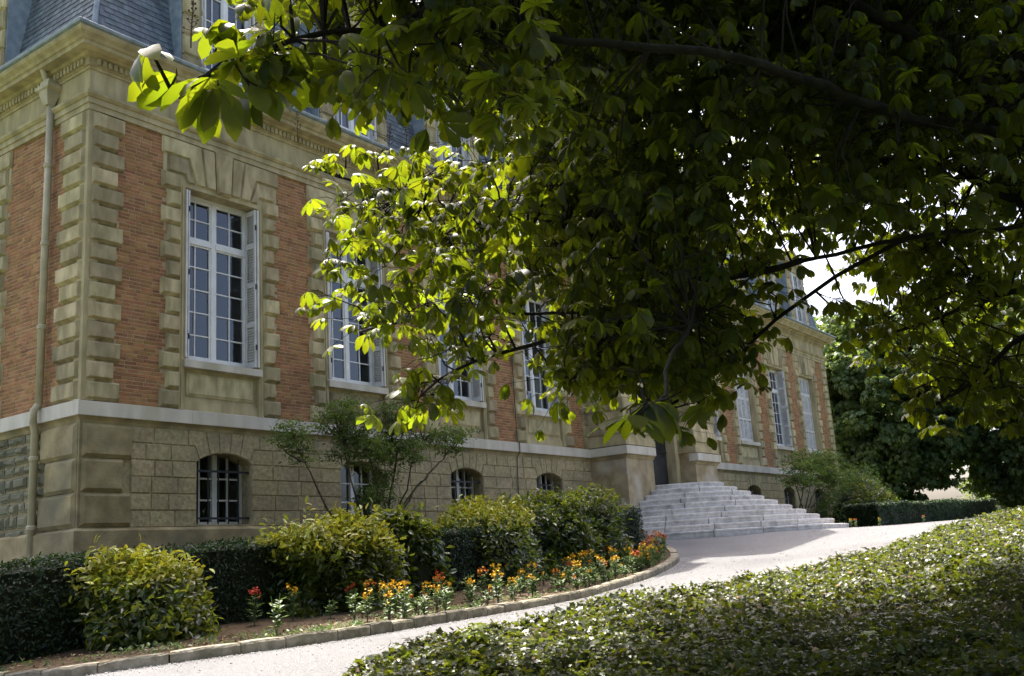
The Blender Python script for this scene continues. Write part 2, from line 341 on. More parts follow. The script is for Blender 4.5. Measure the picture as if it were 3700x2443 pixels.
# rusticated quoins
P_ = .33
for xa_, xb_ in ((-.03, .2), (L_-.2, L_+.03)):
    cp = MB(); cp.box(xa_, xb_, -.03, .2, .25, 5.2); cp.build('corner_pier', STONE2, wall)
for k in range(15):
    z = .25+k*P_; wide = k % 2 == 0
    b = MB(); b.block(.035, .66 if wide else .545, z, z+P_); b.build('quoin_stone', STONE, wall)
    b = MB(); b.block(.035, .78 if wide else .65, z, z+P_, axis=1); b.build('quoin_stone', STONE, wall)
    b = MB(); b.block(L_-(.66 if wide else .545), L_-.035, z, z+P_); b.build('quoin_stone', STONE, wall)
def jamb_blocks(c, axis=0, sides=(-1, 1)):
    for s in sides:
        for k in range(13):
            z = .25+k*P_; e = 1.335 if k % 2 == 0 else 1.215
            a, b_ = sorted((c+s*.93, c+s*e)); b = MB(); b.block(a, b_, z, z+P_, axis=axis); b.build('quoin_stone', STONE, wall)
        m = MB(); a, b_ = sorted((c+s*OPW, c+s*.935))
        if axis == 0: m.box(a, b_, -.02, .40, .25, 4.33); a2, b2 = sorted((c+s*.87, c+s*.90)); m.box(a2, b2, -.032, 0, .25, 4.33)
        else: m.box(-.02, .40, a, b_, .25, 4.33)
        m.build('jamb', STONE2, wall)
def vous(mb, poly, yf=-.06, yb=-.025, ins=.022, back=.42, axis=0):
    "raised voussoir: polygon base and chamfered face"
    pts = [np.array(p) for p in poly]; n = len(pts)
    area = sum(pts[i][0]*pts[(i+1) % n][1]-pts[(i+1) % n][0]*pts[i][1] for i in range(n))
    if area < 0: pts = pts[::-1]
    def inset(a):
        out = []
        for i in range(n):
            d0 = pts[i]-pts[i-1]; d1 = pts[(i+1) % n]-pts[i]; d0 = d0/np.linalg.norm(d0); d1 = d1/np.linalg.norm(d1)
            n0 = np.array([-d0[1], d0[0]]); n1 = np.array([-d1[1], d1[0]]); m = n0+n1; out.append(pts[i]+a*m/max(.3, m@n0))
        return out
    rings = [(pts, back), (pts, yb), (inset(ins*.5), yb), (inset(ins), yf+.01), (inset(ins*1.4), yf)]
    vs = [(p[0], y, p[1]) if axis == 0 else (y, p[0], p[1]) for r, y in rings for p in r]
    fs = [(k*n+i, k*n+(i+1) % n, (k+1)*n+(i+1) % n, (k+1)*n+i) for k in range(4) for i in range(n)]+[tuple(4*n+i for i in range(n))]
    if axis: fs = [f[::-1] for f in fs]
    mb.add(vs, fs)
def lintel(c, axis=0):
    m = MB()
    if axis == 0: m.box(c-.93, c+.93, -.018, .40, 4.33, 4.41); m.box(c-1.3, c+1.3, -.012, .4, 4.41, 5.2)
    else: m.box(-.018, .40, c-.93, c+.93, 4.33, 4.41); m.box(-.012, .4, c-1.3, c+1.3, 4.41, 5.2)
    m.build('lintel', STONE2, wall)
    S = {'lintel_stone': [[(-1.215,4.545),(-.86,4.545),(-.80,4.41),(-.63,4.41),(-.79,4.865),(-1.215,4.865)],
                          [(-1.335,4.87),(-.785,4.87),(-.62,4.41),(-.395,4.41),(-.505,5.195),(-1.335,5.195)],
                          [(-.50,5.195),(-.39,4.41),(-.16,4.41),(-.20,5.195)]]}
    for p in S['lintel_stone']:
        for s in (1, -1):
            b = MB(); vous(b, [(c+s*x, z) for x, z in p], back=.05, axis=axis); b.build('lintel_stone', STONE, wall)
    b = MB(); vous(b, [(c-.195, 5.195), (c-.155, 4.38), (c+.155, 4.38), (c+.195, 5.195)], yf=-.10, yb=-.06, back=.05, axis=axis); b.build('keystone', STONE, wall)
def apron(c, axis=0):
    m = MB(); S = []
    def bx(x0, x1, y0, y1, z0, z1): m.box(x0, x1, y0, y1, z0, z1) if axis == 0 else m.box(y0, y1, x0, x1, z0, z1)
    bx(c-OPW, c+OPW, .06, .4, .25, 1.0); bx(c-OPW, c+OPW, .02, .07, .25, .42); m.build('apron', STONE2, wall)
    b = MB(); b.block(c-.74, c+.74, .50, .92, yb=.045, yf=.02, back=.2, axis=axis); b.build('apron_panel', STONE, wall)
    m = MB(); bx(c-.86, c+.86, -.085, .34, 1.0, 1.13); m.build('sill', STRING, wall)

SLAT = {}
nslat = [0]
def shutter(parent, x, y0, y1, z0, z1, facing=-1, axis='x', single=False):
    "louvred leaf: stiles, rails and slats; axis x = leaf lies along the reveal"
    f = MB(); t = .014; ww = y1-y0
    def bx(a0, a1, z0_, z1_, tt=t): f.box(x-tt, x+tt, a0, a1, z0_, z1_) if axis == 'x' else f.box(a0, a1, x-tt, x+tt, z0_, z1_)
    bx(y0, y0+.04, z0, z1); bx(y1-.04, y1, z0, z1)
    rails = [z0+.05, z0+(z1-z0)*.27, z0+(z1-z0)*.52, z0+(z1-z0)*.77, z1-.05]
    for r in rails: bx(y0+.04, y1-.04, r-.05, r+.05, t*.98)
    fr = f.build('shutter', SHUT, parent)
    key = (round(ww, 3), axis)
    if key not in SLAT:
        s = MB(); hw = ww/2-.04
        if axis == 'x': s.v = [(-.013, -hw, -.015), (-.013, hw, -.015), (.013, hw, .009), (.013, -hw, .009), (-.013, -hw, -.008), (-.013, hw, -.008), (.013, hw, .016), (.013, -hw, .016)]
        else: s.v = [(-hw, -.010, -.024), (hw, -.010, -.024), (hw, .013, .012), (-hw, .013, .012), (-hw, -.010, -.016), (hw, -.010, -.016), (hw, .013, .020), (-hw, .013, .020)]
        s.f = [(0,3,2,1),(4,5,6,7),(0,1,5,4),(1,2,6,5),(2,3,7,6),(3,0,4,7)]; SLAT[key] = (s, s.mesh('slat', SHUT))
    s, me = SLAT[key]; z = z0+.12; jn = MB()
    while z < z1-.1:
        if all(abs(z-r) > .06 for r in rails):
            p = (x, (y0+y1)/2, z) if axis == 'x' else ((y0+y1)/2, x, z)
            if single and nslat[0] < 290: inst(me, 'slat', parent, p); nslat[0] += 1
            else: jn.add([(p[0]+v[0], p[1]+v[1], p[2]+v[2]) for v in s.v], s.f)
        z += .052
    if jn.v: jn.build('slat_set', SHUT, parent, kind='stuff')
def window(c, axis=0, closed=False, single=False, z0=1.16, z1=4.33, half=.79, rows=(5, 2), ztr=3.45, yg=.31, bare=False, curtain=False):
    f = MB()
    def bx(x0, x1, y0, y1, za, zb): f.box(x0, x1, y0, y1, za, zb) if axis == 0 else f.box(y0, y1, x0, x1, za, zb)
    bx(c-half-.03, c-half+.06, yg-.05, yg+.06, z0, z1); bx(c+half-.06, c+half+.03, yg-.05, yg+.06, z0, z1)
    bx(c-half+.06, c+half-.06, yg-.05, yg+.06, z1-.07, z1); bx(c-half+.06, c+half-.06, yg-.06, yg+.06, z0, z0+.10)
    bx(c-.045, c+.045, yg-.045, yg+.05, z0+.10, z1-.07)
    if ztr: bx(c-half+.06, c-.045, yg-.055, yg+.05, ztr-.05, ztr+.05); bx(c+.045, c+half-.06, yg-.055, yg+.05, ztr-.05, ztr+.05)
    w_ = f.build('window', WHITE, house)
    zones = [(z0+.10, (ztr-.05) if ztr else z1-.07, rows[0])]
    if ztr: zones.append((ztr+.05, z1-.07, rows[1]))
    mt = MB(); pset = MB() if z0 > 5 else None
    def bm2(x0, x1, y0, y1, za, zb): mt.box(x0, x1, y0, y1, za, zb) if axis == 0 else mt.box(y0, y1, x0, x1, za, zb)
    for s in (-1, 1):
        xa, xb = sorted((c+s*.045, c+s*(half-.06)))
        for za, zb, nr in zones:
            st = .035
            bm2(xa, xa+st, yg-.03, yg+.03, za, zb); bm2(xb-st, xb, yg-.03, yg+.03, za, zb); bm2(xa+st, xb-st, yg-.028, yg+.03, za, za+st); bm2(xa+st, xb-st, yg-.028, yg+.03, zb-st, zb)
            xm = (xa+xb)/2; bm2(xm-.011, xm+.011, yg-.02, yg+.02, za+st, zb-st)
            for r in range(1, nr): zz = za+(zb-za)*r/nr; bm2(xa+st, xb-st, yg-.022, yg+.02, zz-.011, zz+.011)
            for cc in range(2):
                for r in range(nr):
                    p0, p1 = (xa+st, xm-.011) if cc == 0 else (xm+.011, xb-st)
                    q0, q1 = za+(zb-za)*r/nr+.012, za+(zb-za)*(r+1)/nr-.012
                    pm = pset if pset is not None else MB(); t1 = random.uniform(-.005, .005); t2 = random.uniform(-.004, .004)
                    vs = [(p0, yg+t1, q0), (p1, yg-t1, q0), (p1, yg-t1+t2, q1), (p0, yg+t1+t2, q1)]
                    pm.add(vs if axis == 0 else [(y, x, z) for x, y, z in vs], [(0, 1, 2, 3)])
                    if pset is None: pm.build('pane', GLASS, w_)
    if pset is not None: pset.build('panes', GLASS, w_, kind='stuff')
    mt.build('glazing_bars', WHITE, w_)
    if curtain:
        m = MB(); n = 40
        for s in (-1, 1):
            xa, xb = sorted((c+s*.06, c+s*.72)); vs = []
            for i in range(n+1):
                x = xa+(xb-xa)*i/n; yy = yg+.16+.02*math.sin(i*1.9); vs += [(x, yy, z0+.1), (x, yy, z0+1.1)]
            m.add(vs if axis == 0 else [(y, x, z) for x, y, z in vs], [(2*i, 2*i+2, 2*i+3, 2*i+1) for i in range(n)])
        m.build('curtain', CURTAIN, w_)
    if bare: return w_
    if closed:
        for s in (-1, 1):
            for h_ in (0, 1):
                a, b_ = sorted((c+s*(.01+h_*.39), c+s*(.39+h_*.39))); shutter(w_, .17, a, b_, z0+.0, z1-.02, axis='y')
    elif axis == 0:
        for s in (-1, 1):
            xs_ = c+s*(OPW-.035)
            shutter(w_, xs_-s*.045, -.03, .25, z0+.02, z1-.04, single=single and s > 0); 
            m = MB(); m.box(*sorted((xs_-s*.004, xs_+s*.030)), -.045, .24, z0+.02, z1-.04); m.build('folded_shutter', SHUT, w_)
            for hz in (z0+.4, (z0+z1)/2, z1-.4):
                m = MB(); m.box(*sorted((xs_-s*.05, xs_-s*.03)), -.052, -.03, hz-.05, hz+.05); m.build('hinge', IRON, w_)
    return w_
for i, c in enumerate(WC+WR):
    jamb_blocks(c, 0, (-1, 1)); lintel(c); apron(c)
    window(c, closed=i in (4, 6), single=i < 4, curtain=(i == 3))
jamb_blocks(SWC, 1, (-1, 1)); lintel(SWC, 1); apron(SWC, 1); window(SWC, 1, bare=True)

# string course, cavetto, plinth
PATH_L = [(0, 9), (0, 0), (PX0, 0), (PX0, PY), (16.75, PY)]
PATH_R = [(19.45, PY), (PX1, PY), (PX1, 0), (L_, 0), (L_, 9)]
cuts = [0]
x = -.1
while x < PX0-.5:
    nx = min(x+random.uniform(1.5, 2.6), PX0-.1)
    if PX0-nx < .9: nx = PX0-.1
    for mir in (0, 1):
        m = MB(); a, b_ = (x+.002, nx-.002) if not mir else (L_-nx+.002, L_-x-.002)
        if mir: a = max(a, PX1+.1)
        m.add([(a,-.1,0),(b_,-.1,0),(b_,.02,0),(a,.02,0),(a,-.1,.225),(b_,-.1,.225),(b_,.02,.255),(a,.02,.255)], [(0,3,2,1),(4,5,6,7),(0,1,5,4),(1,2,6,5),(2,3,7,6),(3,0,4,7)])
        m.build('string_stone', STRING, wall)
    x = nx
y = .02
while y < 9:
    m = MB(); m.box(-.1, .02, y+.002, y+2.2, 0, .235); m.build('string_stone', STRING, wall); y += 2.2
for pth in (PATH_L[2:], PATH_R[:3]):
    m = MB(); sweep(m, pth, [(.105, .005), (.105, .23), (-.2, .26), (-.2, .005)]); m.build('string_stone', STRING, wall)
for pth in (PATH_L, PATH_R):
    m = MB(); sweep(m, pth, [(.012, -.11), (.018, -.095), (.03, -.06), (.06, -.025), (.085, -.012), (.085, -.001), (-.2, -.001), (-.2, -.11)]); m.build('cavetto', SUBBASE, wall)
for pth in (PATH_L[:3], PATH_R[2:]):
    m = MB(); sweep(m, pth, [(.12, -3.7), (.12, -1.80), (.03, -1.75), (-.25, -1.75), (-.25, -3.7)]); m.build('plinth', SUBBASE, base)
# base corner quoins
for k, (zz0, zz1) in enumerate([(-1.74, -1.205), (-1.20, -.665), (-.66, -.112)]):
    wd = .905 if k != 1 else .755
    for ax, w2 in ((0, wd), (1, wd+.15)):
        b = MB(); b.block(.02, w2, zz0, zz1, yb=-.03, yf=-.075, ins=.035, axis=ax); b.build('quoin_stone', SUBBASE, base)
    b = MB(); b.block(L_-wd, L_-.02, zz0, zz1, yb=-.03, yf=-.075, ins=.035); b.build('quoin_stone', SUBBASE, base)
cp = MB(); cp.box(-.02, .31, -.02, .31, -1.75, -.11); cp.build('corner_pier', SUBBASE, base)
# tooled ashlar courses and segmental arches
RA = (BW*BW+.16*.16)/(2*.16)
arch = lambda x: BCR-RA+math.sqrt(max(RA*RA-x*x, 0))
def ashlar(x0, x1, bays, single):
    far = MB()
    def put(poly, back=.05):
        b = far if not single else MB(); vous(b, poly, yf=random.uniform(-.024, -.016), yb=-.001, ins=.011, back=back)
        if single: b.build('ashlar_block', ASHLAR, base)
    for r in range(6):
        za, zb = -1.75+.275*r, -1.75+.275*(r+1)
        solid = [[x0+(.145 if r in (2, 3) else 0), x1]]
        if x0 > 5: solid = [[x0, x1-(.15 if r in (2, 3) else 0)]]
        for c in bays:
            hw = BW if r < 4 else (.62 if r == 4 else .78); ns = []
            for a, b_ in solid:
                if a < c-hw < b_: ns += [[a, c-hw], [c+hw, b_]]
                else: ns.append([a, b_])
            solid = ns
        for a, b_ in solid:
            nb = max(1, round((b_-a)/.5)); cutsx = [a]+[a+(b_-a)*(i+random.uniform(-.18, .18)+(.0 if r % 2 else .0))/nb for i in range(1, nb)]+[b_]
            for i in range(nb):
                p, q = cutsx[i], cutsx[i+1]; poly = [[p, za], [q, za], [q, zb], [p, zb]]
                if r == 4:
                    for c in bays:
                        if abs(q-(c-.62)) < .01: poly = [[p, za], [c-.6, za], [c-.55, arch(.55)], [c-.64, zb], [p, zb]]
                        if abs(p-(c+.62)) < .01: poly = [[c+.6, za], [q, za], [q, zb], [c+.64, zb], [c+.55, arch(.55)]]
                put(poly, .42 if r == 4 else .05)
    for c in bays:
        js = [(-.55, -.78), (-.325, -.415), (-.11, -.14), (.11, .14), (.325, .415), (.55, .78)]
        for i in range(5):
            (b0, t0), (b1, t1) = js[i], js[i+1]; ar = [(c+b0+(b1-b0)*k/4, arch(b0+(b1-b0)*k/4)) for k in range(5)]
            if i == 0: poly = ar+[(c+t1, -.1), (c-.78, -.1), (c-.78, -.375), (c-.64, -.375)]
            elif i == 4: poly = ar+[(c+.64, -.375), (c+.78, -.375), (c+.78, -.1), (c+t0, -.1)]
            else: poly = ar+[(c+t1, -.1), (c+t0, -.1)]
            put(poly, .42)
    if far.v: far.build('ashlar_courses', ASHLAR, base, kind='stuff')
BB = [c+.05 for c in WC]; BR = [L_-c for c in BB]
ashlar(.76, PX0, BB, True); ashlar(PX1, L_-.76, BR, False)
def base_window(c, bars, light=False):
    f = MB(); z0, z1, yg = BSILL+.03, -.45, .33; WM = WHITE if light else SHUT
    f.box(c-.62, c-.56, yg-.04, yg+.05, z0, z1); f.box(c+.56, c+.62, yg-.04, yg+.05, z0, z1); f.box(c-.56, c+.56, yg-.04, yg+.05, z0, z0+.07); f.box(c-.05, c+.05, yg-.05, yg+.05, z0+.07, z1)
    for s in (-.31, .31): f.box(c+s-.015, c+s+.015, yg-.02, yg+.03, z0+.07, z1)
    for k in (1, 2): zz = z0+.07+k*.38; f.box(c-.56, c-.05, yg-.021, yg+.03, zz-.014, zz+.014); f.box(c+.05, c+.56, yg-.021, yg+.03, zz-.014, zz+.014)
    w_ = f.build('basement_window', WM, house); w_['label'] = 'arched basement window'
    p = MB(); p.add([(c-.56, yg+.01, z0), (c-.02, yg+.01, z0), (c-.02, yg+.01, z1+.1), (c-.56, yg+.01, z1+.1)], [(0, 1, 2, 3)]); p.build('pane', GLASS, w_)
    p = MB(); p.add([(c+.02, yg+.01, z0), (c+.56, yg+.01, z0), (c+.56, yg+.01, z1+.1), (c+.02, yg+.01, z1+.1)], [(0, 1, 2, 3)]); p.build('pane', GLASS, w_)
    s = MB(); s.box(c-.6, c+.6, -.01, .4, BSILL-.02, BSILL+.035); s.build('sill', SUBBASE, w_)
    if bars:
        for k in range(5):
            xx = c-.5+.22*k; b = MB(); b.tube([(xx, .1, z0+.02), (xx, .1, arch(xx-c)-.02)], .013, 6); b.build('bar', IRON, w_)
        for zz in (z0+.12, -.78):
            b = MB(); b.box(c-.63, c+.63, .085, .115, zz-.018, zz+.018); b.build('cross_bar', IRON, w_)
for i, c in enumerate(BB): base_window(c, i != 1, i == 1)
for c in BR: base_window(c, True)
# rubble under the side wall
y = .95; rub = MB()
zrow = -3.5
while zrow < -.13:
    hh = random.uniform(.16, .28); hh = min(hh, -.115-zrow) if -.115-zrow < .4 else hh; y = .95
    while y < 11.5:
        ww = random.uniform(.18, .42); b = MB(); j = lambda: random.uniform(-.035, .035)
        vous(b, [(y+.012+j(), zrow+.012+abs(j())), (y+ww-.012+j(), zrow+.012+abs(j())), (y+ww-.012+j(), zrow+hh-.012), (y+ww/2, zrow+hh-.012+j()*.4), (y+.012+j(), zrow+hh-.012)], yf=random.uniform(-.07, -.025), yb=-.008, ins=.035, back=.03, axis=1)
        if y < 3.2: b.build('rubble_stone', SIDEST, base)
        else: rub.add(b.v, b.f)
        y += ww
    zrow += hh

rub.build('rubble_masonry', SIDEST, base, kind='stuff')
# entablature
ENT = [(9, 'side')]
PATH = [(0, 9), (0, 0), (PX0, 0), (PX0, PY), (PX1, PY), (PX1, 0), (L_, 0), (L_, 9)]
def ent(name, prof, mat_):
    m = MB(); sweep(m, PATH, prof); return m.build(name, mat_, house)
ent('architrave', [(.05, 5.2), (.05, 5.30), (.075, 5.305), (.075, 5.40), (.10, 5.41), (.135, 5.45), (.14, 5.49), (-.3, 5.49), (-.3, 5.2)], STONE2)
ent('frieze', [(.035, 5.49), (.035, 5.93), (-.3, 5.93), (-.3, 5.49)], STONE2)
ent('cornice', [(.06, 5.93), (.07, 5.97), (.10, 5.98), (.10, 6.11), (.17, 6.13), (.19, 6.17), (.36, 6.175), (.37, 6.24), (.40, 6.25), (.43, 6.29), (.49, 6.33), (.515, 6.37), (.515, 6.40), (-.3, 6.42), (-.3, 5.93)], STONE2)
ent('gutter', [(.50, 6.402), (.555, 6.42), (.57, 6.46), (.56, 6.475), (.47, 6.475), (.46, 6.50), (.40, 6.50), (.40, 6.44), (.3, 6.41)], LEAD)
dn = MB()
def dent(p, d, o, n):
    for i in range(n):
        q = (p[0]+d[0]*(.06+.105*i), p[1]+d[1]*(.06+.105*i)); a, b_ = .034, .145
        xs = sorted((q[0]-d[0]*a, q[0]+d[0]*a)) if d[0] else sorted((q[0]+o[0]*.10, q[0]+o[0]*b_)); ys = sorted((q[1]-d[1]*a, q[1]+d[1]*a)) if d[1] else sorted((q[1]+o[1]*.10, q[1]+o[1]*b_))
        dn.box(xs[0], xs[1], ys[0], ys[1], 6.0, 6.105)
dent((0, 0), (0, 1), (-1, 0), 60); dent((0, 0), (1, 0), (0, -1), int(PX0/.105)); dent((PX0, PY), (1, 0), (0, -1), 54); dent((PX1, 0), (1, 0), (0, -1), int(15.2/.105))
dn.build('dentils', STONE2, house, kind='stuff')

# mansard roof
ZR0, ZR1, BAT = 6.42, 10.2, .165
def roof_pt(x, y, z): return (x, y, z)
IN = .02
rm = MB()
def mansard(mb, x0, x1, y0, y1, z0, z1, bat, ridge):
    d = bat*(z1-z0); v = [(x0, y0, z0), (x1, y0, z0), (x1, y1, z0), (x0, y1, z0), (x0+d, y0+d, z1), (x1-d, y0+d, z1), (x1-d, y1-d, z1), (x0+d, y1-d, z1)]
    ym = (y0+y1)/2; q = min(x1-x0, y1-y0)/2-d
    v += [(x0+d+q, ym, ridge), (x1-d-q, ym, ridge)]
    mb.add(v, [(0,1,5,4),(1,2,6,5),(2,3,7,6),(3,0,4,7),(4,5,9,8),(5,6,9),(6,7,8,9),(7,4,8)])
mansard(rm, IN, L_-IN, IN, 11.9, ZR0, ZR1, BAT, 11.6)
mansard(rm, PX0+IN, PX1-IN, PY+IN, 6, ZR0, 11.2, .15, 12.6)
roof = rm.build('roof', SLATE, house)
sl = MB(); nsl = 0
def slate_at(org, du, dv, nrm, wdt, single):
    global nsl
    e = .125; th = .012; g = .008
    a = org; vs = []
    lo = nrm*(.012+random.uniform(0, .004)); hi = nrm*.002
    p = [a+du*g+lo, a+du*(wdt-g)+lo, a+du*(wdt-g)+dv*e+hi, a+du*g+dv*e+hi]; q = [a+du*g, a+du*(wdt-g)]
    m = MB() if single else sl
    m.add([tuple(k) for k in p+q], [(0, 1, 2, 3), (4, 5, 1, 0)])
    if single: m.build('slate', SLATE, roof); nsl += 1
NF = np.array([0, -math.cos(math.atan(BAT)), math.sin(math.atan(BAT))]); DV = np.array([0, math.sin(math.atan(BAT)), math.cos(math.atan(BAT))])
dorm = [c+.03 for c in WC]+[L_-c-.03 for c in WC]
for r in range(29):
    s = r*.118
    for side in (0, 1):
        x = (.1 if r % 2 else 0)
        while True:
            inset = s*BAT/math.sqrt(1+BAT*BAT)+IN
            if side == 0:
                if x > L_: break
                if x > inset and x < L_-inset-.2 and all(abs(x+.1-c) > 1.05 for c in dorm) and not (PX0 < x < PX1-.2):
                    slate_at(np.array([x, IN, ZR0])+DV*s, np.array([1., 0, 0]), DV, NF, .2, x < 1.8 and nsl < 200)
            else:
                if x > 7: break
                if x > inset and abs(x+.1-SWC) > 1.05:
                    slate_at(np.array([IN, x+.2, ZR0])+np.array([DV[1], 0, DV[2]])*s, np.array([0, -1., 0]), np.array([DV[1], 0, DV[2]]), np.array([NF[1], 0, NF[2]]), .2, x < 1.6 and nsl < 290)
            x += .2
sl.build('slates', SLATE, roof, kind='stuff')
hp = MB(); k = BAT*(ZR1-ZR0)
hp.tube([(IN, IN, ZR0), (IN+k, IN+k, ZR1)], .045, 8); hp.tube([(L_-IN, IN, ZR0), (L_-IN-k, IN+k, ZR1)], .045, 8); hp.build('hip_flashing', LEAD, roof)
def dormer(c, axis=0, shut=True):
    g = (lambda x, y, z: (x, y, z)) if axis == 0 else (lambda x, y, z: (y, x, z))
    m = MB()
    def bx(x0, x1, y0, y1, z0, z1, mm=None): (mm or m).box(x0, x1, y0, y1, z0, z1) if axis == 0 else (mm or m).box(y0, y1, x0, x1, z0, z1)
    bx(c-1.0, c-.62, -.12, 1.6, ZR0+.03, 9.3); bx(c+.62, c+1.0, -.12, 1.6, ZR0+.03, 9.3); bx(c-.62, c+.62, -.12, 1.6, 9.0, 9.3); bx(c-.62, c+.62, -.12, .1, ZR0+.03, 6.7)
    d_ = m.build('dormer', STONE2, roof)
    for s in (-1, 1):
        for k in range(7):
            z = ZR0+.05+k*.42; a, b_ = sorted((c+s*.66, c+s*1.03)); b = MB(); b.block(a, b_, z, z+.40, yb=-.128, yf=-.16, ins=.015, back=-.1, axis=axis); b.build('dormer_stone', STONE, roof)
    m = MB(); bx(c-1.12, c+1.12, -.26, 1.7, 9.3, 9.5, m); m.build('dormer_cornice', STONE2, roof)
    m = MB(); pl = [(c-1.05, 9.5), (c+1.05, 9.5), (c, 10.15)]; vous(m, pl, yf=-.2, yb=-.17, ins=.04, back=1.6, axis=axis); m.build('dormer_pediment', STONE2, roof)
    window(c, axis, z0=6.72, z1=9.0, half=.6, rows=(4, 1), ztr=None, yg=.0, bare=True)
    if axis == 0 and shut:
        for s in (-1, 1): shutter(roof, c+s*.585, -.21, -.06, 6.74, 8.98)
    for s in (-1, 1): m = MB(); bx(*sorted((c+s*1.06, c+s*1.035)), -.1, .7, ZR0+.03, 9.3, m); m.build('dormer_flashing', LEAD, roof)
for c in dorm: dormer(c)
dormer(SWC, 1)

# pavilion with banded piers and doorway
pv = MB()
DH = 1.0; DC = 18.1; DZ = -.80; DT = 3.4
pv.box(PX0+.02, 16.74, PY+.02, .4, .26, 5.2); pv.box(19.46, PX1-.02, PY+.02, .4, .26, 5.2)
pv.box(16.74, DC-DH, -.62, .4, -1.4, 5.2); pv.box(DC+DH, 19.46, -.62, .4, -1.4, 5.2); pv.box(DC-DH, DC+DH, -.62, .4, DT, 5.2)
pav = pv.build('pavilion_wall', STONE2, house)
for a, b_ in ((PX0+.01, 16.745), (19.455, PX1-.01)):
    m = MB(); m.box(a, b_, PY+.01, .4, -3.2, .258); m.build('pier_base', PIERM, house)
    for k, (o_, za, zb) in enumerate([(.07, .26, .42), (.045, .42, .50), (.02, .50, .58)]):
        m = MB(); m.box(a-o_, b_+o_, PY-o_, .1, za, zb-.004); m.build('pier_moulding', STONE2, pav)
    for k in range(14):
        z = .58+k*P_; o_ = .05 if k % 2 == 0 else .012; m = MB()
        pts = [(a-o_, PY-o_), (b_+o_, PY-o_)]
        m.add([(a-o_, .05, z+.01), (a-o_, PY-o_, z+.01), (b_+o_, PY-o_, z+.01), (b_+o_, .05, z+.01), (a-o_, .05, z+P_-.04), (a-o_, PY-o_, z+P_-.04), (b_+o_, PY-o_, z+P_-.04), (b_+o_, .05, z+P_-.04),
               (a-o_+.035, .05, z+P_-.005), (a-o_+.035, PY-o_+.035, z+P_-.005), (b_+o_-.035, PY-o_+.035, z+P_-.005), (b_+o_-.035, .05, z+P_-.005)],
              [(0,1,5,4),(1,2,6,5),(2,3,7,6),(4,5,9,8),(5,6,10,9),(6,7,11,10),(8,9,10,11),(0,3,2,1)])
        m.build('pier_band', STONE, pav)
for s in (-1, 1):
    m = MB(); a, b_ = sorted((DC+s*(DH-.008), DC+s*(DH+.16))); m.box(a, b_, -.68, -.3, DZ, DT+.16); m.build('door_surround', STONE2, pav)
for k in range(15):
    z = .25+k*P_; b = MB(); b.block(PX0-.27, PX0-.005, z, z+P_, yb=-.02, yf=-.05); b.build('quoin_stone', SUBBASE, wall)  # inner-corner quoins in darker stone, painting in the pavilion's shade
    b = MB(); b.block(PX1+.005, PX1+.27, z, z+P_, yb=-.02, yf=-.05); b.build('quoin_stone', STONE, wall)
dm = MB(); dm.box(DC-DH, DC+DH, -.36, -.28, DZ, DT); door = dm.build('door', DOORM, house)
for s in (-1, 1):
    b = MB(); a, c2 = sorted((DC+s*.06, DC+s*.93)); b.block(a, c2, DZ+.12, DZ+.95, yb=-.37, yf=-.40, back=-.36); b.build('door_panel', DOORM, door)
    m = MB()
    for k in range(6): xx = a+.06+k*.15; m.tube([(xx, -.42, DZ+1.05), (xx, -.42, DT-.1)], .012, 6)
    for k in range(6): zz = DZ+1.1+k*.55; m.box(a, c2, -.435, -.405, zz-.012, zz+.012)
    for k in range(5):
        for q in range(2):
            cx, cz = a+.22+q*.42, DZ+1.37+k*.55; m.tube([(cx+.16*math.cos(t*.7)*(1-t/14), -.42, cz+.2*math.sin(t*.7)*(1-t/14)) for t in range(12)], .008, 4)
    m.build('door_grille', IRON, door)
hb = MB(); hb.tube([(DC-.05, -.43, DZ+1.0), (DC-.05, -.47, DZ+1.0), (DC-.05, -.47, DZ+1.16), (DC-.05, -.43, DZ+1.16)], .012, 6); hb.build('handle', STRING, door)

# drainpipe and lightning conductor
dp = MB(); yp = 1.02
dp.tube([(-.12, yp, 5.62), (-.12, yp, .3)], .062, 14); pipe = dp.build('drainpipe', PIPE, house, True)
d2 = MB(); d2.tube([(-.12, yp+.0, .3), (-.20, yp, .2), (-.20, yp, 0), (-.12, yp+.08, -.12), (-.12, yp+.08, -3.5)], .062, 14); d2.build('lower_pipe', PIPE, pipe, True)
for z in (4.4, 3.0, 1.55, -.62, -1.72, -2.9):
    m = MB(); yy = yp if z > 0 else yp+.08; m.tube([(-.12, yy, z), (-.12, yy, z+.02), (-.12, yy, z+.07), (-.12, yy, z+.09)], [.063, .08, .08, .063], 14); m.build('collar', PIPE, pipe)
m = MB()
def rect_lathe(mb, cx, cy, secs):
    vs = []; fs = []
    for hx, hy, z in secs: vs += [(cx-hx, cy-hy, z), (cx+hx, cy-hy, z), (cx+hx, cy+hy, z), (cx-hx, cy+hy, z)]
    for i in range(len(secs)-1):
        for k in range(4): fs.append((i*4+k, i*4+(k+1) % 4, i*4+4+(k+1) % 4, i*4+4+k))
    fs += [(3, 2, 1, 0), tuple(len(vs)-4+k for k in range(4))]; mb.add(vs, fs)
rect_lathe(m, -.15, yp, [(.06, .06, 5.56), (.075, .075, 5.60), (.11, .12, 5.72), (.12, .13, 5.76), (.12, .13, 5.80), (.15, .20, 5.83), (.155, .21, 5.89), (.11, .14, 5.92), (.10, .13, 6.0)]); m.build('rain_head', PIPE, pipe)
m = MB(); m.tube([(-.2, yp, 5.98), (-.3, yp, 6.2)], .05, 10); m.build('outlet', PIPE, pipe)
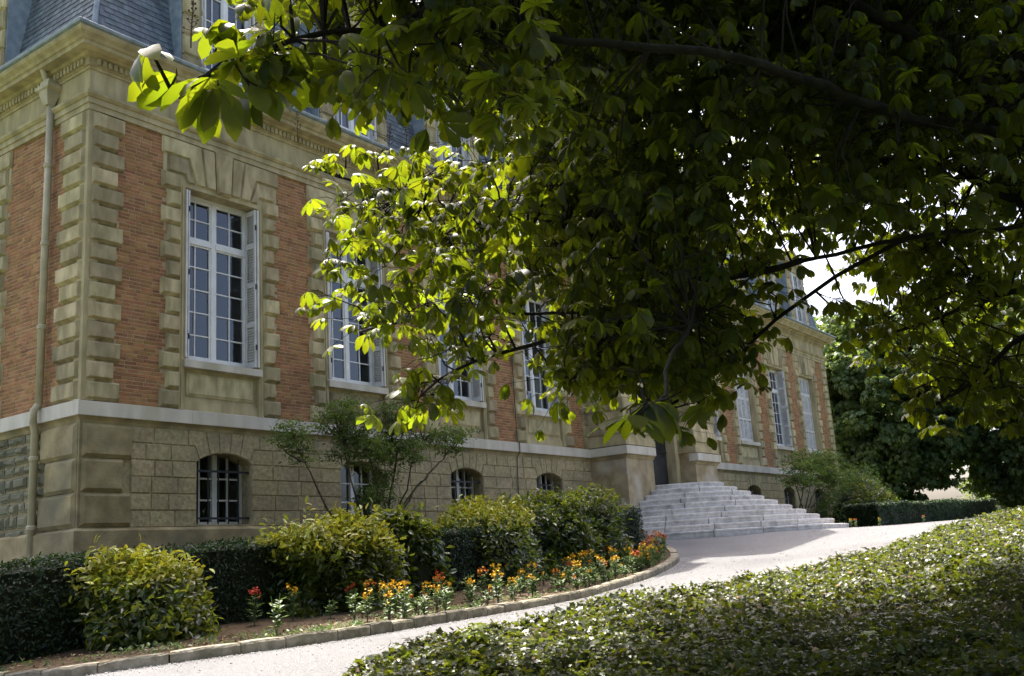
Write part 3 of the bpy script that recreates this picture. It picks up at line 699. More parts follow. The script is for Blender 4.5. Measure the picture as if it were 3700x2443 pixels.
m = MB(); m.tube([(11.72, -.045, 5.2), (11.72, -.045, .27), (11.7, -.125, .24), (11.7, -.125, 0), (11.66, -.05, -.14), (11.6, -.045, -1.7), (11.6, -.14, -1.8), (11.6, -.14, -3)], .012, 6); m.build('lightning_conductor', IRON, house)

# ------------------------------------------------------------------ entrance steps: concentric half rings of granite
stairs = empty('entrance_steps', (STAIR_C[0], STAIR_C[1]-2, -2.4), 'fan of pale granite steps rising to the dark front door', 'steps'); WL[stairs.name] = Vector(stairs.location)
for k in range(10):
    R = 1.33+.363*k; zt = -.81-.155*k; zb = zt-.155 if k < 9 else -2.75; ri = max(R-.50, .05) if k else .02
    nst = max(3, int(R*math.pi/1.25)); offs = random.uniform(-.2, .2); cutsa = [0]+[math.pi*(i+offs*.8+random.uniform(-.15, .15))/nst for i in range(1, nst)]+[math.pi]
    for i in range(nst):
        a0, a1 = cutsa[i]+.012/R, cutsa[i+1]-.012/R; n = 8; m = MB(); vs = []
        jz = random.uniform(-.006, .004); jr = random.uniform(-.01, .006)
        for q in range(n+1):
            a = a0+(a1-a0)*q/n; cs, sn = math.cos(a), math.sin(a)
            for rr, zz in ((ri, zt+jz), (R+jr-.012, zt+jz), (R+jr+.004, zt+jz-.012), (R+jr+.004, zt-.055), (R+jr-.006, zt-.066), (R+jr-.006, zb), (ri, zb)):
                vs.append((STAIR_C[0]+rr*cs, STAIR_C[1]-rr*sn, zz))
        fs = []
        for q in range(n):
            for e in range(7): fs.append((q*7+e, q*7+(e+1) % 7, (q+1)*7+(e+1) % 7, (q+1)*7+e))
        fs += [tuple(range(6, -1, -1)), tuple(n*7+e for e in range(7))]
        m.add(vs, fs); m.build('step_stone', STEPM, stairs)
lm = MB(); lm.box(16.76, 19.44, PY, -.3, -1.2, -.812); lm.build('landing', STEPM, stairs)
# ------------------------------------------------------------------ flower bed and kerb
def resample(pts, step):
    P = np.array(pts); seg = np.linalg.norm(np.diff(P[:, :2], axis=0), axis=1); s = np.concatenate([[0], np.cumsum(seg)])
    n = max(2, int(s[-1]/step)); t = np.linspace(0, s[-1], n+1)
    return np.stack([np.interp(t, s, P[:, i]) for i in range(P.shape[1])], 1)
def smooth(P, it=2):
    P = P.copy()
    for _ in range(it): P[1:-1] = (P[:-2]+2*P[1:-1]+P[2:])/4
    return P
kp = smooth(resample(kerb3, .25), 3); kp[:, 2] = H(kp[:, 0], kp[:, 1])
kerb = empty('kerb', tuple(kp[len(kp)//2]), kind='structure'); WL[kerb.name] = Vector(kerb.location)
def offset(P, d):
    t = np.gradient(P[:, :2], axis=0); t /= np.linalg.norm(t, axis=1)[:, None]; Q = P.copy(); Q[:, 0] += -t[:, 1]*d; Q[:, 1] += t[:, 0]*d; return Q
s_ = np.concatenate([[0], np.cumsum(np.linalg.norm(np.diff(kp[:, :2], axis=0), axis=1))])
def on(P, s): return np.array([np.interp(s, s_, P[:, i]) for i in range(3)])
ki = offset(kp, .16); a = 0.
while a < s_[-1]-.05:
    ln = random.uniform(.32, .7) if a < 13 else random.uniform(.8, 1.1); b = min(a+ln, s_[-1]); hk = .115+random.uniform(-.012, .012); n = 4; vs = []; tl = random.uniform(-.012, .012)
    for i in range(n+1):
        s = a+.008+(b-a-.016)*i/n; p, q = on(kp, s), on(ki, s); w1 = random.uniform(-.011, .011) if a < 13 else random.uniform(-.003, .003); cut = .022 if 0 < i < n else .03
        c0 = p*.9+q*.1
        for pt, dz in ((p, -.15), (p, hk-cut+w1+tl), (c0, hk+w1*.6+tl-(.008 if i in (0, n) else 0)), (q, hk-.004-(.006 if i in (0, n) else 0)), (q, -.15)): vs.append((pt[0], pt[1], pt[2]+dz))
    fs = [(i*5+e, (i+1)*5+e, (i+1)*5+(e+1) % 5, i*5+(e+1) % 5) for i in range(n) for e in range(5)]+[tuple(range(5)), tuple(n*5+e for e in range(4, -1, -1))]
    m = MB(); m.add(vs, fs); m.build('kerb_stone', KERB, kerb); a = b
def poly_in(px, py, poly):
    ins = False; j = len(poly)-1
    for i in range(len(poly)):
        if (poly[i][1] > py) != (poly[j][1] > py) and px < (poly[j][0]-poly[i][0])*(py-poly[i][1])/(poly[j][1]-poly[i][1]+1e-12)+poly[i][0]: ins = not ins
        j = i
    return ins
bedpoly = [(p[0], p[1]) for p in offset(kp, .08)]+[(14.8, -1.2), (14.8, -.05), (-9, -.05), (-9, -5)]
NZ = np.random.default_rng(5)
def bump_noise(x, y, a=.02): return a*(np.sin(x*7.1+y*3.3)+np.sin(x*3.7-y*8.9)+np.sin(x*13.+y*11.))/2
def bed_z(x, y): return H(x, y)+.085+bump_noise(x, y, .015)
# bed: fan strips between kerb and wall
bp = offset(kp, .10); vs = []; nb = 26
for p in bp:
    tgt = np.array([min(max(p[0], -9), 13.6), -.1]) if p[0] < 12.5 else np.array([13.8, -1.2])
    for i in range(nb+1):
        q = p[:2]+(tgt-p[:2])*(i/nb)**1.3; vs.append((q[0], q[1], float(bed_z(q[0], q[1]))))
m = MB(); m.add(vs, [(i*(nb+1)+j, (i+1)*(nb+1)+j, (i+1)*(nb+1)+j+1, i*(nb+1)+j+1) for i in range(len(bp)-1) for j in range(nb)])
m.build('flower_bed', SOIL, None, True, 'structure')
# right hand bed behind the far hedge
sheet('lawn', np.linspace(23.2, 56, 40), np.linspace(-4.6, 9, 20), lambda x, y: H(x, y)+.03, GRASS)

# ------------------------------------------------------------------ leaf scattering
def frames(nrm, rng_, twist=None):
    n = nrm/np.linalg.norm(nrm, axis=1)[:, None]; a = np.cross(n, rng_.normal(size=n.shape)); a /= np.linalg.norm(a, axis=1)[:, None]
    return np.stack([a, np.cross(n, a), n], 2)            # columns: x (leaf tip), y, z (normal)
def scatter_mesh(name, tmpl, pos, rot, scl, mat):
    tv, tf = tmpl; N = len(pos); nv = len(tv)
    V = (np.einsum('nij,kj->nki', rot, tv)*scl[:, None, None]+pos[:, None]).reshape(-1, 3)
    F = (tf[None]+(np.arange(N)*nv)[:, None, None]).reshape(-1, 3)
    me = bpy.data.meshes.new(name); me.vertices.add(len(V)); me.vertices.foreach_set('co', V.astype(np.float32).ravel())
    me.loops.add(F.size); me.loops.foreach_set('vertex_index', F.astype(np.int32).ravel()); me.polygons.add(len(F))
    me.polygons.foreach_set('loop_start', (np.arange(len(F))*3).astype(np.int32)); me.polygons.foreach_set('loop_total', np.full(len(F), 3, np.int32))
    me.update(calc_edges=True); me.polygons.foreach_set('use_smooth', [True]*len(F)); me.materials.append(mat)
    return me
def scatter(name, tmpl, pos, nrm, scl, mat, parent, kind=None, rot=None):
    rot = frames(nrm, rng) if rot is None else rot
    o = bpy.data.objects.new(name, scatter_mesh(name, tmpl, pos, rot, scl, mat)); link(o, parent)
    if kind: o['kind'] = kind
    return o
def tri(v, f): return np.array(v, float), np.array(f, int)
SIMPLE = tri([(0, 0, 0), (.35, .2, .07), (.35, -.2, .07), (.42, 0, 0), (.75, .15, .03), (.75, -.15, .03), (1, 0, -.1)], [(0, 3, 1), (0, 2, 3), (3, 4, 1), (3, 2, 5), (3, 6, 4), (3, 5, 6)])
IVYT = tri([(0, 0, 0), (-.12, .42, .06), (.28, .33, .09), (.42, .52, .03), (.55, .25, .08), (1, 0, -.08), (.55, -.25, .08), (.42, -.52, .03), (.28, -.33, .09), (-.12, -.42, .06), (.45, 0, 0)],
           [(10, 1, 0), (10, 2, 1), (10, 3, 2), (10, 4, 3), (10, 5, 4), (10, 6, 5), (10, 7, 6), (10, 8, 7), (10, 9, 8), (10, 0, 9)])
def compound(lens, angs, droop, fold=.35, wid=.185, pet=0., curl=0.):
    "palmate leaf: leaflets round the end of the stalk, drooping"
    V = []; F = []
    for ln, an, dr in zip(lens, angs, droop):
        ca, sa = math.cos(an), math.sin(an); prev = np.zeros(3); c = []; el = dr*.55
        for k in range(5):
            c.append(prev.copy())
            st = ln*(.30, .30, .24, .16)[min(k, 3)]; prev = prev+np.array([ca*math.cos(el)*st, sa*math.cos(el)*st, -math.sin(el)*st]); el += dr*.26
        side = np.array([-sa, ca, 0]); up = np.array([0, 0, 1.]); b = len(V)
        V += c
        for k, wk in ((1, .50), (2, .95), (3, .80)):
            ww = wid*ln*wk; V += [c[k]+side*ww+up*fold*ww, c[k]-side*ww+up*fold*ww]
        F += [(b, b+1, b+5), (b, b+6, b+1)]
        for k in (1, 2): F += [(b+k, b+k+1, b+5+2*k), (b+k, b+5+2*k, b+3+2*k), (b+k, b+6+2*k, b+k+1), (b+k, b+4+2*k, b+6+2*k)]
        F += [(b+3, b+4, b+9), (b+3, b+10, b+4)]
    return tri([tuple(v) for v in V], F)
R_ = math.radians
CH = [compound([1, .95, .95, .75, .75, .5, .5], [0, R_(42), R_(-42), R_(82), R_(-82), R_(125), R_(-125)], [.9, 1.0, .85, 1.1, 1.0, 1.2, 1.15]),
      compound([1, .98, .9, .7, .72], [R_(4), R_(52), R_(-46), R_(100), R_(-98)], [1.25, 1.1, 1.3, 1.25, 1.35], .2),
      compound([1, .92, .97, .78, .7, .45, .5], [R_(-5), R_(36), R_(-40), R_(78), R_(-88), R_(120), R_(-130)], [.5, .6, .55, .7, .75, .8, .9], .12),
      compound([.95, 1, .9, .74, .7], [0, R_(48), R_(-52), R_(95), R_(-105)], [1.6, 1.5, 1.7, 1.55, 1.6], .25)]

# ------------------------------------------------------------------ ivy bank
def lump(seed, f=2.2, amp=.12):
    r = np.random.default_rng(seed); k = r.normal(size=(7, 3))*f; ph = r.uniform(0, 6.28, 7)
    return lambda p: amp*np.sin(p@k.T+ph).sum(1)/2.6
def crest_at(s): return np.array([np.interp(s, np.arange(len(crest)), crest[:, i]) for i in range(3)]).T
def bank_pt(s, t):
    "s along the crest, t: 0 crest .. 1 near the viewer, negative beyond the crest"
    s = np.asarray(s, float); t = np.asarray(t, float); c = crest_at(s); d = c-EYE; dh = np.linalg.norm(d[:, :2], axis=1); un = d[:, :2]/dh[:, None]
    near = 2.2; z1 = np.interp(s, [0, 4, 8, 12, 14], [-4.2, -4.1, -4.05, -3.75, -3.3])
    dist = dh+(near-dh)*np.clip(t, 0, 1)+np.where(t < 0, -t*.9, 0)
    z = c[:, 2]-.12+(z1-c[:, 2])*np.clip(t, 0, 1)**1.15-np.where(t < 0, (t/.5)**2*.35, 0)
    xy = EYE[:2]+un*dist[:, None]; z = z+bump_noise(xy[:, 0]*.6, xy[:, 1]*.6, .05)*np.clip((t+.3)*2, 0, 1)
    return np.stack([xy[:, 0], xy[:, 1], z], 1)
S_, T_ = np.meshgrid(np.linspace(0, 14, 90), np.concatenate([[-.5, -.3, -.15], np.linspace(0, 1, 30)]))
g_ = bank_pt(S_.ravel(), T_.ravel()); m = MB(); nn = S_.shape[1]; m.add([tuple(p) for p in g_], [(i*nn+j, i*nn+j+1, (i+1)*nn+j+1, (i+1)*nn+j) for i in range(S_.shape[0]-1) for j in range(nn-1)])
m.build('bank', EARTH, None, True, 'structure')
N = 250000
s = rng.uniform(0.6, 13.4, N*3); t = rng.uniform(-.22, .93, N*3); p = bank_pt(s, t); dd = np.linalg.norm(p-EYE, axis=1)
c_ = crest_at(s); dens = np.linalg.norm((c_-EYE)[:, :2], axis=1)*dd; q_ = (p-EYE)@_f; uu = (p-EYE)@_r/q_*FPX+1850; vv = 1221-(p-EYE)@_u/q_*FPX
ok = (uu > -300) & (uu < 4000) & (vv < 2900); pr = dens*ok*np.clip(11/dd, .35, 1.2); pr /= pr.sum(); idx = rng.choice(len(s), N, p=pr, replace=False); p = p[idx]
thin = lump(15, 1.3, 1.)(p*[1, 1, 0])+lump(16, 4., .8)(p*[1, 1, 0]); kp_ = rng.random(N) > np.clip((thin-.15)*.9, 0, .75); p = p[kp_]; N = len(p)
p[:, 2] += np.abs(rng.normal(0, .05, N))+.01
nr = rng.normal(0, .5, (N, 3))+np.array([-.05, -.1, 1.0])
nd = 2600; pd = p[rng.choice(N, nd)]+[0, 0, .015]; tag(scatter('dead_ivy_leaves', IVYT, pd, rng.normal(0, .5, (nd, 3))+[0, 0, 1.], rng.uniform(.03, .06, nd), LITTER, None, 'stuff'), 'dry brown leaves caught among the ivy')
scatter('ivy', IVYT, p, nr, rng.uniform(.024, .054, N)*rng.choice([.8, 1, 1, 1.5], N), IVY, None, 'stuff')['label'] = 'dense ground cover of glossy ivy on the bank'
SYT = tri([(0, 0, 0), (-.1, .3, .03), (.1, .62, -.05), (.3, .34, .05), (.62, .5, -.06), (.6, .17, .05), (1.05, 0, -.15), (.6, -.17, .05), (.62, -.5, -.06), (.3, -.34, .05), (.1, -.62, -.05), (-.1, -.3, .03), (.35, 0, .05)],
          [(12, i+1, i) for i in range(11)]+[(12, 0, 11)])
for i, (u, v, d, nlf, lab) in enumerate([(1715, 2320, 7.7, 9, 'bright yellow-green sycamore seedling sprouting from the ivy bank beside the driveway'), (3150, 2330, 8, 6, 'small sycamore seedling low among the ivy in the open bank'), (3560, 2280, 8.5, 8, 'sycamore seedling in the ivy beside the dark gap in the bank')]):
    b = at(u, v, d); e = empty('sycamore_seedling', tuple(b-np.array([0, 0, .12])), lab, 'seedling', 'seedlings in the ivy'); WL[e.name] = Vector(e.location)
    m = MB(); m.tube([b-np.array([0, 0, .15]), b+np.array([.01, 0, .05]), b+np.array([0, .01, .14])], [.006, .005, .003], 5); m.build('stem', TWIG, e)
    for k in range(nlf):
        an = k*2.4; lv = b+np.array([math.cos(an)*.05, math.sin(an)*.05, .02+.13*k/nlf]); nr1 = np.array([[math.cos(an)*.5, math.sin(an)*.5, 1.]])
        x_ = np.array([math.cos(an), math.sin(an), -.25]); x_ /= np.linalg.norm(x_); y_ = np.cross([0, 0, 1], x_); y_ /= np.linalg.norm(y_)
        rt = np.stack([x_, y_, np.cross(x_, y_)], 1)[None]; scatter('leaf', SYT, lv[None], None, np.array([rng.uniform(.10, .15)]), SYC, e, rot=rt)

# ------------------------------------------------------------------ hedges and bushes
def shrub(name, label, cat, cx, cy, half, hgt, mat, leaf, n, seed, tmpl=SIMPLE, yaw=0., squareness=4., group=None, base_z=None, skirt=.0, inner=True, up=.5, depth=.14, amp=.17, top_mat=None):
    "leafy mass on a superellipsoid: half=(hx,hy), leaves through the outer layer"
    r = np.random.default_rng(seed); bz = bed_z(cx, cy) if base_z is None else base_z; e = empty(name, (cx, cy, bz), label, cat, group); WL[e.name] = Vector(e.location)
    d = r.normal(size=(n, 3)); d[:, 2] = np.abs(d[:, 2])*1.0-.15*r.random(n); d /= np.linalg.norm(d, axis=1)[:, None]
    dim = np.array([half[0], half[1], hgt]); 
    k = (np.abs(d/1)**squareness).sum(1)**(-1/squareness); P = d*k[:, None]; nrm = np.sign(P)*np.abs(P)**(squareness-1)/dim; nrm /= np.linalg.norm(nrm, axis=1)[:, None]
    lf = lump(seed, 2.6, amp); Q = P*dim; inw = np.where(r.random(n) < .14, np.abs(r.normal(0, .07, n)), -np.abs(r.normal(0, depth, n))); Q = Q+nrm*(lf(Q)[:, None]+inw[:, None]); Q[:, 2] = np.maximum(Q[:, 2], .03)
    for _ in range(34):                                   # stray shoots
        i_ = r.integers(0, n)
        if Q[i_, 2] < hgt*.45: continue
        dr_ = nrm[i_]*.6+r.normal(0, .35, 3)+[0, 0, .7]; dr_ /= np.linalg.norm(dr_); ln_ = r.uniform(.12, .34)*min(1.6, hgt)
        S9 = Q[i_]+dr_*np.linspace(.1, 1, 9)[:, None]*ln_+r.normal(0, .015, (9, 3)); Q = np.concatenate([Q, S9]); nrm = np.concatenate([nrm, np.tile(dr_, (9, 1))+r.normal(0, .4, (9, 3))])
    n = len(Q)
    cY, sY = math.cos(yaw), math.sin(yaw); RZ = np.array([[cY, -sY, 0], [sY, cY, 0], [0, 0, 1]]); Q = Q@RZ.T; nrm = nrm@RZ.T
    Q[:, 2] += H(Q[:, 0]+cx, Q[:, 1]+cy)-Hs(cx, cy) if base_z is None else 0
    nn_ = nrm*.55+r.normal(0, .55, (n, 3))+np.array([0, 0, up]); pos = Q+np.array([cx, cy, bz])
    out = nrm*.8+r.normal(0, .6, (n, 3))+np.array([0, 0, .35]); z_ = nn_/np.linalg.norm(nn_, axis=1)[:, None]; x_ = out-(out*z_).sum(1)[:, None]*z_; x_ /= np.linalg.norm(x_, axis=1)[:, None]
    rt = np.stack([x_, np.cross(z_, x_), z_], 2); sc = r.uniform(.7, 1.25, n)*leaf
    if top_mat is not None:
        tp = (Q[:, 2] > hgt*(.66+.2*r.random(n))); scatter('foliage', tmpl, pos[~tp], None, sc[~tp], mat, e, 'stuff', rt[~tp]); scatter('sunlit_foliage', tmpl, pos[tp], None, sc[tp], top_mat, e, 'stuff', rt[tp])  # upper leaves get the brighter material, painted as sunlit tops
    else: scatter('foliage', tmpl, pos, None, sc, mat, e, 'stuff', rt)
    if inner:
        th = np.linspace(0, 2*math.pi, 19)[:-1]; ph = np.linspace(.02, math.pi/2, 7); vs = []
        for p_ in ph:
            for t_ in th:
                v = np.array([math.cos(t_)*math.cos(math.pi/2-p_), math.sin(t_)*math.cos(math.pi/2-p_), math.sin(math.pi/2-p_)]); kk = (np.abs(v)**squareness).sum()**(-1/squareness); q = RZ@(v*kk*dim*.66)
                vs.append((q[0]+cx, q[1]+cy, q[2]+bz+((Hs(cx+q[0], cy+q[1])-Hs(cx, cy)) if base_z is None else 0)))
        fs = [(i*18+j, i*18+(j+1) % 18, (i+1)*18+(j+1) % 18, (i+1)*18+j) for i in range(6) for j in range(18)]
        b = MB(); b.add(vs, fs); b.build('dark_core', CORE, e)
    return e
def hedge(name, label, x0, x1, y0, y1, hgt, mat, n, leaf, seed, zfun=None, curve=None):
    r = np.random.default_rng(seed); xm = (x0+x1)/2; e = empty(name, (xm, (y0+y1)/2, Hs(xm, y0)), label, 'hedge'); WL[e.name] = Vector(e.location)
    cv = curve or (lambda x: 0*x); a = r.random(n); wd = y1-y0; per = hgt+wd+hgt*.5; f = a*per; X = r.uniform(x0, x1, n)
    Y = np.where(f < hgt, y0, np.where(f < hgt+wd, y0+(f-hgt), y1)); Z = np.where(f < hgt, f, np.where(f < hgt+wd, hgt, hgt-(f-hgt-wd)))
    nrm = np.where((f < hgt)[:, None], [0, -1, .1], np.where((f < hgt+wd)[:, None], [0, 0, 1.], [0, 1, 0])); 
    endm = r.random(n) < .06; X = np.where(endm, np.where(r.random(n) < .5, x0, x1), X); Y = np.where(endm, r.uniform(y0, y1, n), Y); Z = np.where(endm, r.uniform(0, hgt, n), Z)
    P = np.stack([X, Y, Z], 1); lf = lump(seed, 1.6, .05); P = P+nrm*(lf(P)-np.abs(r.normal(0, .035, n)))[:, None]
    P[:, 1] += cv(P[:, 0]); P[:, 2] = np.maximum(P[:, 2], 0)+H(P[:, 0], P[:, 1])
    scatter('foliage', SIMPLE, P, nrm+r.normal(0, .5, (n, 3))+[0, 0, .35], r.uniform(.7, 1.3, n)*leaf, mat, e, 'stuff')
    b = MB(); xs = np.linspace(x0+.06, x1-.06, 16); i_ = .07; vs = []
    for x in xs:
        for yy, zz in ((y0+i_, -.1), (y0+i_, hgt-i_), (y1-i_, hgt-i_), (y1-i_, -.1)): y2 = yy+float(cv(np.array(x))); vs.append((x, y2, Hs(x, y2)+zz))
    b.add(vs, [(i*4+k, (i+1)*4+k, (i+1)*4+(k+1) % 4, i*4+(k+1) % 4) for i in range(15) for k in range(4)]+[(0, 1, 2, 3), (63, 62, 61, 60)]); b.build('dark_core', CORE, e)
    return e

r9 = np.random.default_rng(77); W_ = []
for k in range(130):
    s9 = r9.uniform(1., 17.); q9 = on(offset(kp, .28+abs(r9.normal(0, .35))), s9); nl = r9.integers(8, 22)
    W_.append(np.stack([q9[0]+r9.normal(0, .05, nl), q9[1]+r9.normal(0, .05, nl), bed_z(q9[0], q9[1])+r9.uniform(0, .05, nl)], 1))
W_ = np.concatenate(W_); tag(scatter('weeds', SIMPLE, W_, r9.normal(0, .6, W_.shape)+[0, 0, .8], r9.uniform(.03, .075, len(W_)), FLEAF, None, 'stuff'), 'low green weeds sprouting along the inside of the kerb')
LT = []
for k in range(2600):
    s9 = r9.uniform(.5, 18.5); q9 = on(offset(kp, .18+r9.uniform(0, 1.3)), s9); LT.append((q9[0], q9[1], float(bed_z(q9[0], q9[1]))+.008))
LT = np.array(LT); tag(scatter('leaf_litter', SIMPLE, LT, r9.normal(0, .5, LT.shape)+[0, 0, 1.], r9.uniform(.02, .055, len(LT)), LITTER, None, 'stuff'), 'dry leaf litter and bark chips on the flower bed soil')

fl = []
for k in range(420):
    x9, y9 = r9.uniform(-4, 30), r9.uniform(-10.5, -6.2); fl.append((x9, y9, float(H(np.array([x9]), np.array([y9]))[0])+.006))
fl = np.array(fl); tag(scatter('fallen_leaves', SIMPLE, fl, r9.normal(0, .15, fl.shape)+[0, 0, 1.], r9.uniform(.02, .05, len(fl)), LITTER, None, 'stuff'), 'scattered fallen leaf scraps on the pale driveway')

OCT = tri([(1, 0, 0), (-1, 0, 0), (0, 1, 0), (0, -1, 0), (0, 0, .7), (0, 0, -.7)], [(0, 2, 4), (2, 1, 4), (1, 3, 4), (3, 0, 4), (2, 0, 5), (1, 2, 5), (3, 1, 5), (0, 3, 5)])
ng = 7000; gx = r9.uniform(-6, 26, ng); gy = r9.uniform(-10.5, -5.6, ng); edge_ = r9.random(ng) < .45
ek = np.array([on(offset(kp, -.03-abs(r9.normal(0, .12))), s9) for s9 in r9.uniform(0, 17, int(edge_.sum()))]); gx[edge_] = ek[:, 0]; gy[edge_] = ek[:, 1]
tag(scatter('grit', OCT, np.stack([gx, gy, H(gx, gy)+.004], 1), r9.normal(0, 1, (ng, 3)), r9.uniform(.003, .009, ng), STEPM, None, 'stuff'), 'loose grit on the driveway gathered along the kerb')
def uvz(u, v, y): p = on_y(u, v, y); return p
hedge('clipped_hedge', 'long dark clipped evergreen hedge between the yellow-green bushes and the mansion wall', -7, 10.6, -4.0, -2.6, 1.06, YEW, 70000, .055, 3)
hedge('clipped_hedge', 'low dark clipped hedge running along the driveway beside the granite steps', 22.9, 36.6, -5.4, -4.3, .72, YEW, 42000, .07, 4, curve=lambda x: -np.clip(x-34, 0, 20)**2*.12)
def px_shrub(name, label, cat, u0, u1, vt, vb, y, mat, leaf, n, seed, **k):
    a, b = on_y(u0, vb, y), on_y(u1, vb, y); cx = (a[0]+b[0])/2; top = on_y((u0+u1)/2, vt, y)[2]; hx = abs(b[0]-a[0])/2*.86
    return shrub(name, label, cat, cx, y, (hx, k.pop('hy', .6)), max(.4, (top-Hs(cx, y))*.9), mat, leaf, n, seed, **k)
px_shrub('aucuba_bush', 'yellow-green spotted laurel bush in front of the dark hedge at the corner of the mansion', 'bush', 340, 705, 2050, 2250, -4.35, AUCUBA, .105, 10000, 21, hy=.45, squareness=6., top_mat=SUNGOLD, group='bushes in the flower bed')
px_shrub('aucuba_bush', 'broad bush with sunlit golden top below the thin-stemmed shrub at the basement wall', 'bush', 975, 1385, 1930, 2200, -4.0, AUCUBA, .115, 12000, 22, hy=.6, squareness=5.5, top_mat=SUNGOLD, group='bushes in the flower bed')
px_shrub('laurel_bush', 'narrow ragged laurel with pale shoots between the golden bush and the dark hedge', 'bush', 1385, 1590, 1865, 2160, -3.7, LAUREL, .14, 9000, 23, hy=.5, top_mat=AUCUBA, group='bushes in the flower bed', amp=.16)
px_shrub('golden_bush', 'yellow-leaved bush beneath the third barred basement window', 'bush', 1650, 1915, 1835, 2100, -3.5, LAUREL, .11, 8000, 24, hy=.7, top_mat=SUNGOLD, group='bushes in the flower bed')
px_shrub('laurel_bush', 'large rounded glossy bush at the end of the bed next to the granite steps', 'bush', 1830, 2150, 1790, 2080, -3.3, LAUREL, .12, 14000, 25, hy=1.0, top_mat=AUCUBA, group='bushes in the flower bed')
px_shrub('round_bush', 'round grey-green bush at the far corner of the mansion', 'bush', 3020, 3165, 1690, 1835, -1.5, SHRUBL, .13, 5000, 26, hy=1.4, base_z=-2.1, squareness=2.3)
px_shrub('golden_bush', 'bright lime bush beside the round grey-green bush at the far corner', 'bush', 3120, 3200, 1755, 1835, -2.6, AUCUBA, .13, 2200, 27, hy=.9, base_z=-2.1, squareness=2.2)

# multi-stemmed shrubs against the wall
def stem_shrub(label, cx, cy, stems, blobs, n, leaf, seed, mat=SHRUBL):
    "stems: polylines; blobs: (centre, radii) of leaf clouds"
    r = np.random.default_rng(seed); bz = bed_z(cx, cy); e = empty('multi_stem_shrub', (cx, cy, bz), label, 'shrub', 'thin shrubs against the wall'); WL[e.name] = Vector(e.location)
    tips = []
    for st in stems:
        m = MB(); k = len(st); pts = resample(np.array(st), .12); pts[1:-1] += r.normal(0, .012, (len(pts)-2, 3)); m.tube(pts, list(np.linspace(.024, .007, len(pts))), 6); m.build('stem', TWIG, e, True); tips += list(pts[len(pts)//3:])
    tips = np.array(tips); P = []; vol = np.array([np.prod(b[1]) for b in blobs]); tw = MB()
    for (c, rad), nn_ in zip(blobs, (n*vol/vol.sum()).astype(int)):
        c = np.array(c); nc = max(6, nn_//24)
        for _ in range(nc):
            d = r.normal(size=3); d /= np.linalg.norm(d); q = c+d*np.array(rad)*r.random()**.45
            P.append(q+r.normal(0, .07, (24, 3))*[1.3, 1.1, .5]); j = np.argmin(((tips-q)**2).sum(1)); mid = (tips[j]+q)/2+r.normal(0, .04, 3); tw.tube([tips[j], mid, q], [.006, .004, .002], 4, False)
    P = np.concatenate(P); tw.build('twigs', TWIG, e, kind='stuff')
    scatter('foliage', SIMPLE, P, r.normal(0, .5, P.shape)+[0, 0, .8], r.uniform(.6, 1.3, len(P))*leaf, mat, e, 'stuff')
YS = -1.7
def sp(u, v, y=YS): return on_y(u, v, y)
stem_shrub('airy green shrub with thin dark bending stems covering the second basement window', sp(1330, 1900)[0], YS,
  [[sp(1225, 1900, -1.9), sp(1165, 1810, -1.9), sp(1140, 1740, -1.9), sp(1105, 1670, -1.9), sp(1060, 1590, -1.9)], [sp(1105, 1670, -1.9), sp(1040, 1640, -1.9), sp(1000, 1590, -1.9)],
   [sp(1310, 1900), sp(1290, 1800), sp(1250, 1690), sp(1240, 1600)], [sp(1330, 1900), sp(1390, 1780), sp(1400, 1690), sp(1390, 1560)], [sp(1420, 1870), sp(1470, 1770), sp(1490, 1650), sp(1530, 1590)],
   [sp(1430, 1860), sp(1490, 1780), sp(1560, 1700), sp(1620, 1640), sp(1680, 1580)], [sp(1450, 1860), sp(1510, 1750), sp(1550, 1720)], [sp(1350, 1880), sp(1365, 1750), sp(1330, 1640)], [sp(1400, 1880), sp(1420, 1740), sp(1440, 1620), sp(1370, 1500)]],
  [(sp(1065, 1575, -1.9), (.5, .4, .28)), (sp(1240, 1510), (.65, .5, .4)), (sp(1290, 1620), (.7, .5, .4)), (sp(1440, 1520), (.6, .5, .4)), (sp(1440, 1620), (.65, .5, .4)), (sp(1600, 1590), (.6, .4, .32)), (sp(1660, 1560), (.35, .3, .22)), (sp(1340, 1800), (.5, .4, .28)), (sp(1400, 1730), (.4, .3, .25)), (sp(1100, 1650, -1.9), (.3, .3, .16))], 12500, .07, 31)
YR = -2.2
stem_shrub('wispy green shrub against the far right end of the mansion behind the clipped hedge', sp(2930, 1830, YR)[0], YR,
  [[sp(2900, 1835, YR), sp(2880, 1770, YR), sp(2860, 1700, YR)], [sp(2910, 1835, YR), sp(2925, 1770, YR), sp(2935, 1690, YR)], [sp(2920, 1835, YR), sp(2950, 1760, YR), sp(2990, 1700, YR)], [sp(2890, 1835, YR), sp(2905, 1740, YR), sp(2905, 1660, YR)], [sp(2930, 1835, YR), sp(2990, 1770, YR), sp(3030, 1720, YR)]],
  [(sp(2915, 1670, YR), (.9, .7, .5)), (sp(2960, 1690, YR), (1.1, .8, .6)), (sp(2890, 1730, YR), (1.0, .8, .4)), (sp(3010, 1730, YR), (1.1, .8, .5)), (sp(2860, 1680, YR), (.5, .5, .3)), (sp(2990, 1660, YR), (.8, .5, .4))], 6500, .10, 32)

